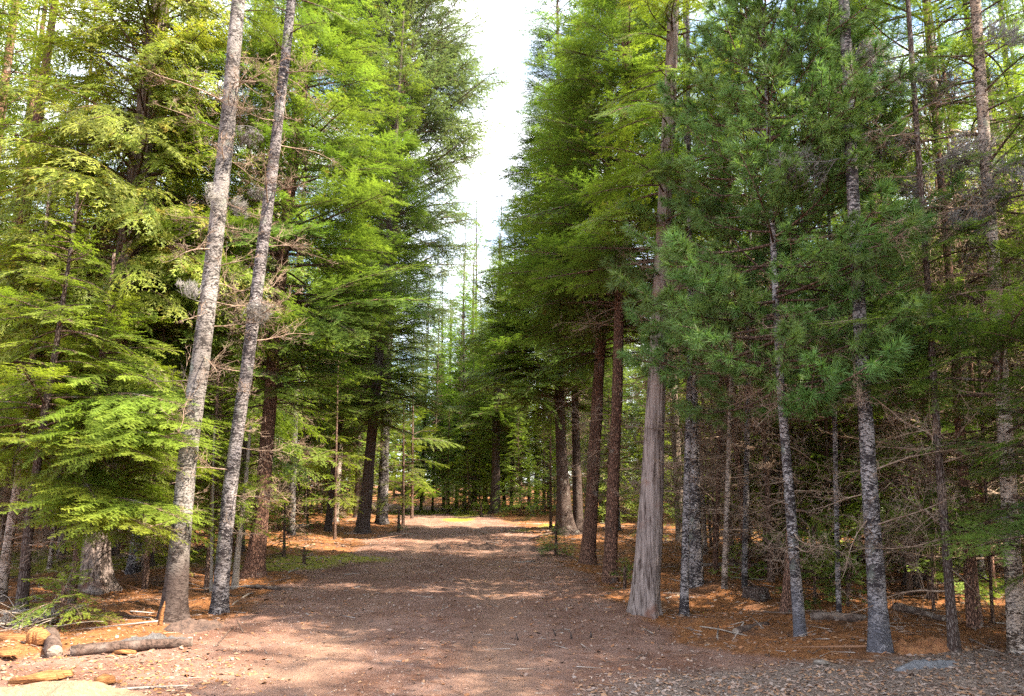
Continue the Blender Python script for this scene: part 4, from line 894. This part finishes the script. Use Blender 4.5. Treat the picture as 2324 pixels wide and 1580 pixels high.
for k in range(70):
    L = rng.uniform(.25, .8); a = rng.uniform(0, 6.28); V, F = tube(np.cumsum(np.vstack([np.zeros(3), np.outer(np.full(4, L/4), rot(a, rng.uniform(-.05, .5))[:, 0]) + rng.normal(0, .02, (4, 3))]), 0) + np.append(rng.normal(0, .22, 2), .02), np.linspace(.008, .003, 5), 4); g.add(V, F)
bp_ = obj('brush_pile', g.mesh('brush_pile', [BARK['paleswood']])); bp_.location = on_ground(p); tag(bp_, 'pile of pale bare twigs at the foot of the thin stems', 'brush pile')

def litter(name, label, n, area, mats, kind, seed, keep=None):
    rng = np.random.default_rng(seed); x0, x1, y0, y1 = area
    y = y0 * (y1 / y0)**rng.random(n); x = rng.uniform(x0, x1, n)
    k = np.abs(x) < .75 * y + .5
    if keep is not None: k &= keep(x, y, rng)
    x, y = x[k], y[k]; n = len(x); z = ground_z(x, y); P = np.stack([x, y, z], 1); sc = (y / 7)**.5; g = Geo()
    if kind == 'stone':
        r = .007 * np.minimum(rng.lognormal(0, .5, n), 2.2) * sc; base = norm(np.array([[1, 1, .7], [-1, 1, .6], [-1, -1, .7], [1, -1, .6], [0, 0, 1.], [0, 0, -1]]))
        f = np.array([[0, 1, 4], [1, 2, 4], [2, 3, 4], [3, 0, 4], [1, 0, 5], [2, 1, 5], [3, 2, 5], [0, 3, 5]])
        V = P[:, None] + base[None] * (r[:, None] * rng.uniform(.6, 1.5, (n, 6)))[..., None]; F = f[None] + (np.arange(n) * 6)[:, None, None]
        g.add(V.reshape(-1, 3), F.reshape(-1, 3), np.repeat(rng.integers(0, len(mats), n), 8))
    elif kind == 'chip':
        L = .0165 * np.minimum(rng.lognormal(0, .45, n), 2.2) * sc; W = L * rng.uniform(.25, .7, n); a = rng.uniform(0, 6.28, n)
        D = np.stack([np.cos(a), np.sin(a), rng.normal(0, .25, n)], 1); B = np.stack([-np.sin(a), np.cos(a), rng.normal(0, .35, n)], 1); Z = P + np.array([0, 0, .006])
        V = np.stack([Z - D*L[:, None], Z + B*W[:, None], Z + D*L[:, None], Z - B*W[:, None], Z + np.array([0, 0, 1]) * (L * .3)[:, None]], 1)
        f = np.array([[0, 4, 1], [1, 4, 2], [2, 4, 3], [3, 4, 0]]); F = f[None] + (np.arange(n) * 5)[:, None, None]
        g.add(V.reshape(-1, 3), F.reshape(-1, 3), np.repeat(rng.integers(0, len(mats), n), 4))
    else:
        L = rng.lognormal(-2.2, .6, n) * sc * (4.5 if kind == 'stick' else 1); a = rng.uniform(0, 6.28, n); D = norm(np.stack([np.cos(a), np.sin(a), rng.normal(.03, .12, n) * (.12 if kind == 'stick' else 1)], 1))
        V, F = sticks(P + np.array([0, 0, .008]), D, L, np.minimum((.0016 + .018 * L) * .8, .014)); g.add(V, F, np.tile(rng.integers(0, len(mats), n), 3))
    return tag(obj(name, g.mesh(name, mats)), label, None, None, 'stuff')
def flat(name, c):
    m, ns, ls = newmat(name); b = ns.new('ShaderNodeBsdfPrincipled'); b.inputs['Roughness'].default_value = .9; b.inputs['Base Color'].default_value = (*c, 1)
    o = ns.new('ShaderNodeOutputMaterial'); ls.new(b.outputs[0], o.inputs[0]); return m
ST = [flat('stone_a', (.24, .155, .115)), flat('stone_b', (.19, .12, .085)), flat('stone_c', (.29, .215, .175)), flat('stone_d', (.13, .085, .06))]
CH = [flat('chip_a', (.24, .10, .04)), flat('chip_b', (.16, .08, .045)), flat('chip_c', (.29, .155, .08)), flat('chip_d', (.08, .045, .03)), flat('chip_e', (.25, .165, .125))]
TW = [flat('twig_a', (.14, .09, .065)), flat('twig_b', (.34, .28, .24)), flat('twig_c', (.22, .11, .06))]
litter('gravel', 'loose gravel on the dirt track', 10000, (-7, 7, 5, 30), ST, 'stone', 1, lambda x, y, r: road_mask(x, y) * (1 - .5 * np.clip(tread_mask(x, y), 0, 1)) > r.random(len(x)))
litter('leaf_litter', 'scattered bark chips and dry leaves on the forest floor', 42000, (-12, 12, 5, 30), CH, 'chip', 2, lambda x, y, r: r.random(len(x)) < (1 - .45 * road_mask(x, y)) * (1 - .8 * np.clip(tread_mask(x, y), 0, 1)))
litter('dry_leaf_litter', 'grey dry leaf litter at the front corner of the clearing', 16000, (.5, 6.5, 5, 8.2), [CH[4], CH[2], ST[2], CH[1]], 'chip', 4, lambda x, y, r: y < 6.35 + .18 * x + r.normal(0, .3, len(x)))
litter('fallen_sticks', 'dead sticks lying about on the needle litter', 900, (-14, 14, 6.8, 34), TW, 'stick', 8, lambda x, y, r: road_mask(x, y) < .25)
litter('fallen_twigs', 'fallen twigs scattered over the needle litter', 12000, (-14, 14, 5.2, 34), TW, 'twig', 3, lambda x, y, r: r.random(len(x)) < 1 - .45 * road_mask(x, y))
FW = [BARK['freshwood'], flat('wood_chip', (.30, .15, .06)), flat('bark_chip', (.14, .07, .045)), flat('pale_chip', (.25, .165, .11))]
litter('wood_chips', 'orange and pale wood chips strewn round the sawn scraps', 3600, (-5.2, -1.9, 4.9, 8.0), FW, 'chip', 6, lambda x, y, r: (x + 3.9)**2 + (y - 6.2)**2 < (1.2 + r.random(len(x)) * .9)**2)
nt = sum(len(m.polygons) for m in bpy.data.meshes); print('TRIS', nt, 'OBJ', len(bpy.data.objects), n_r, n_r2, n_l, n_l2, n_e)
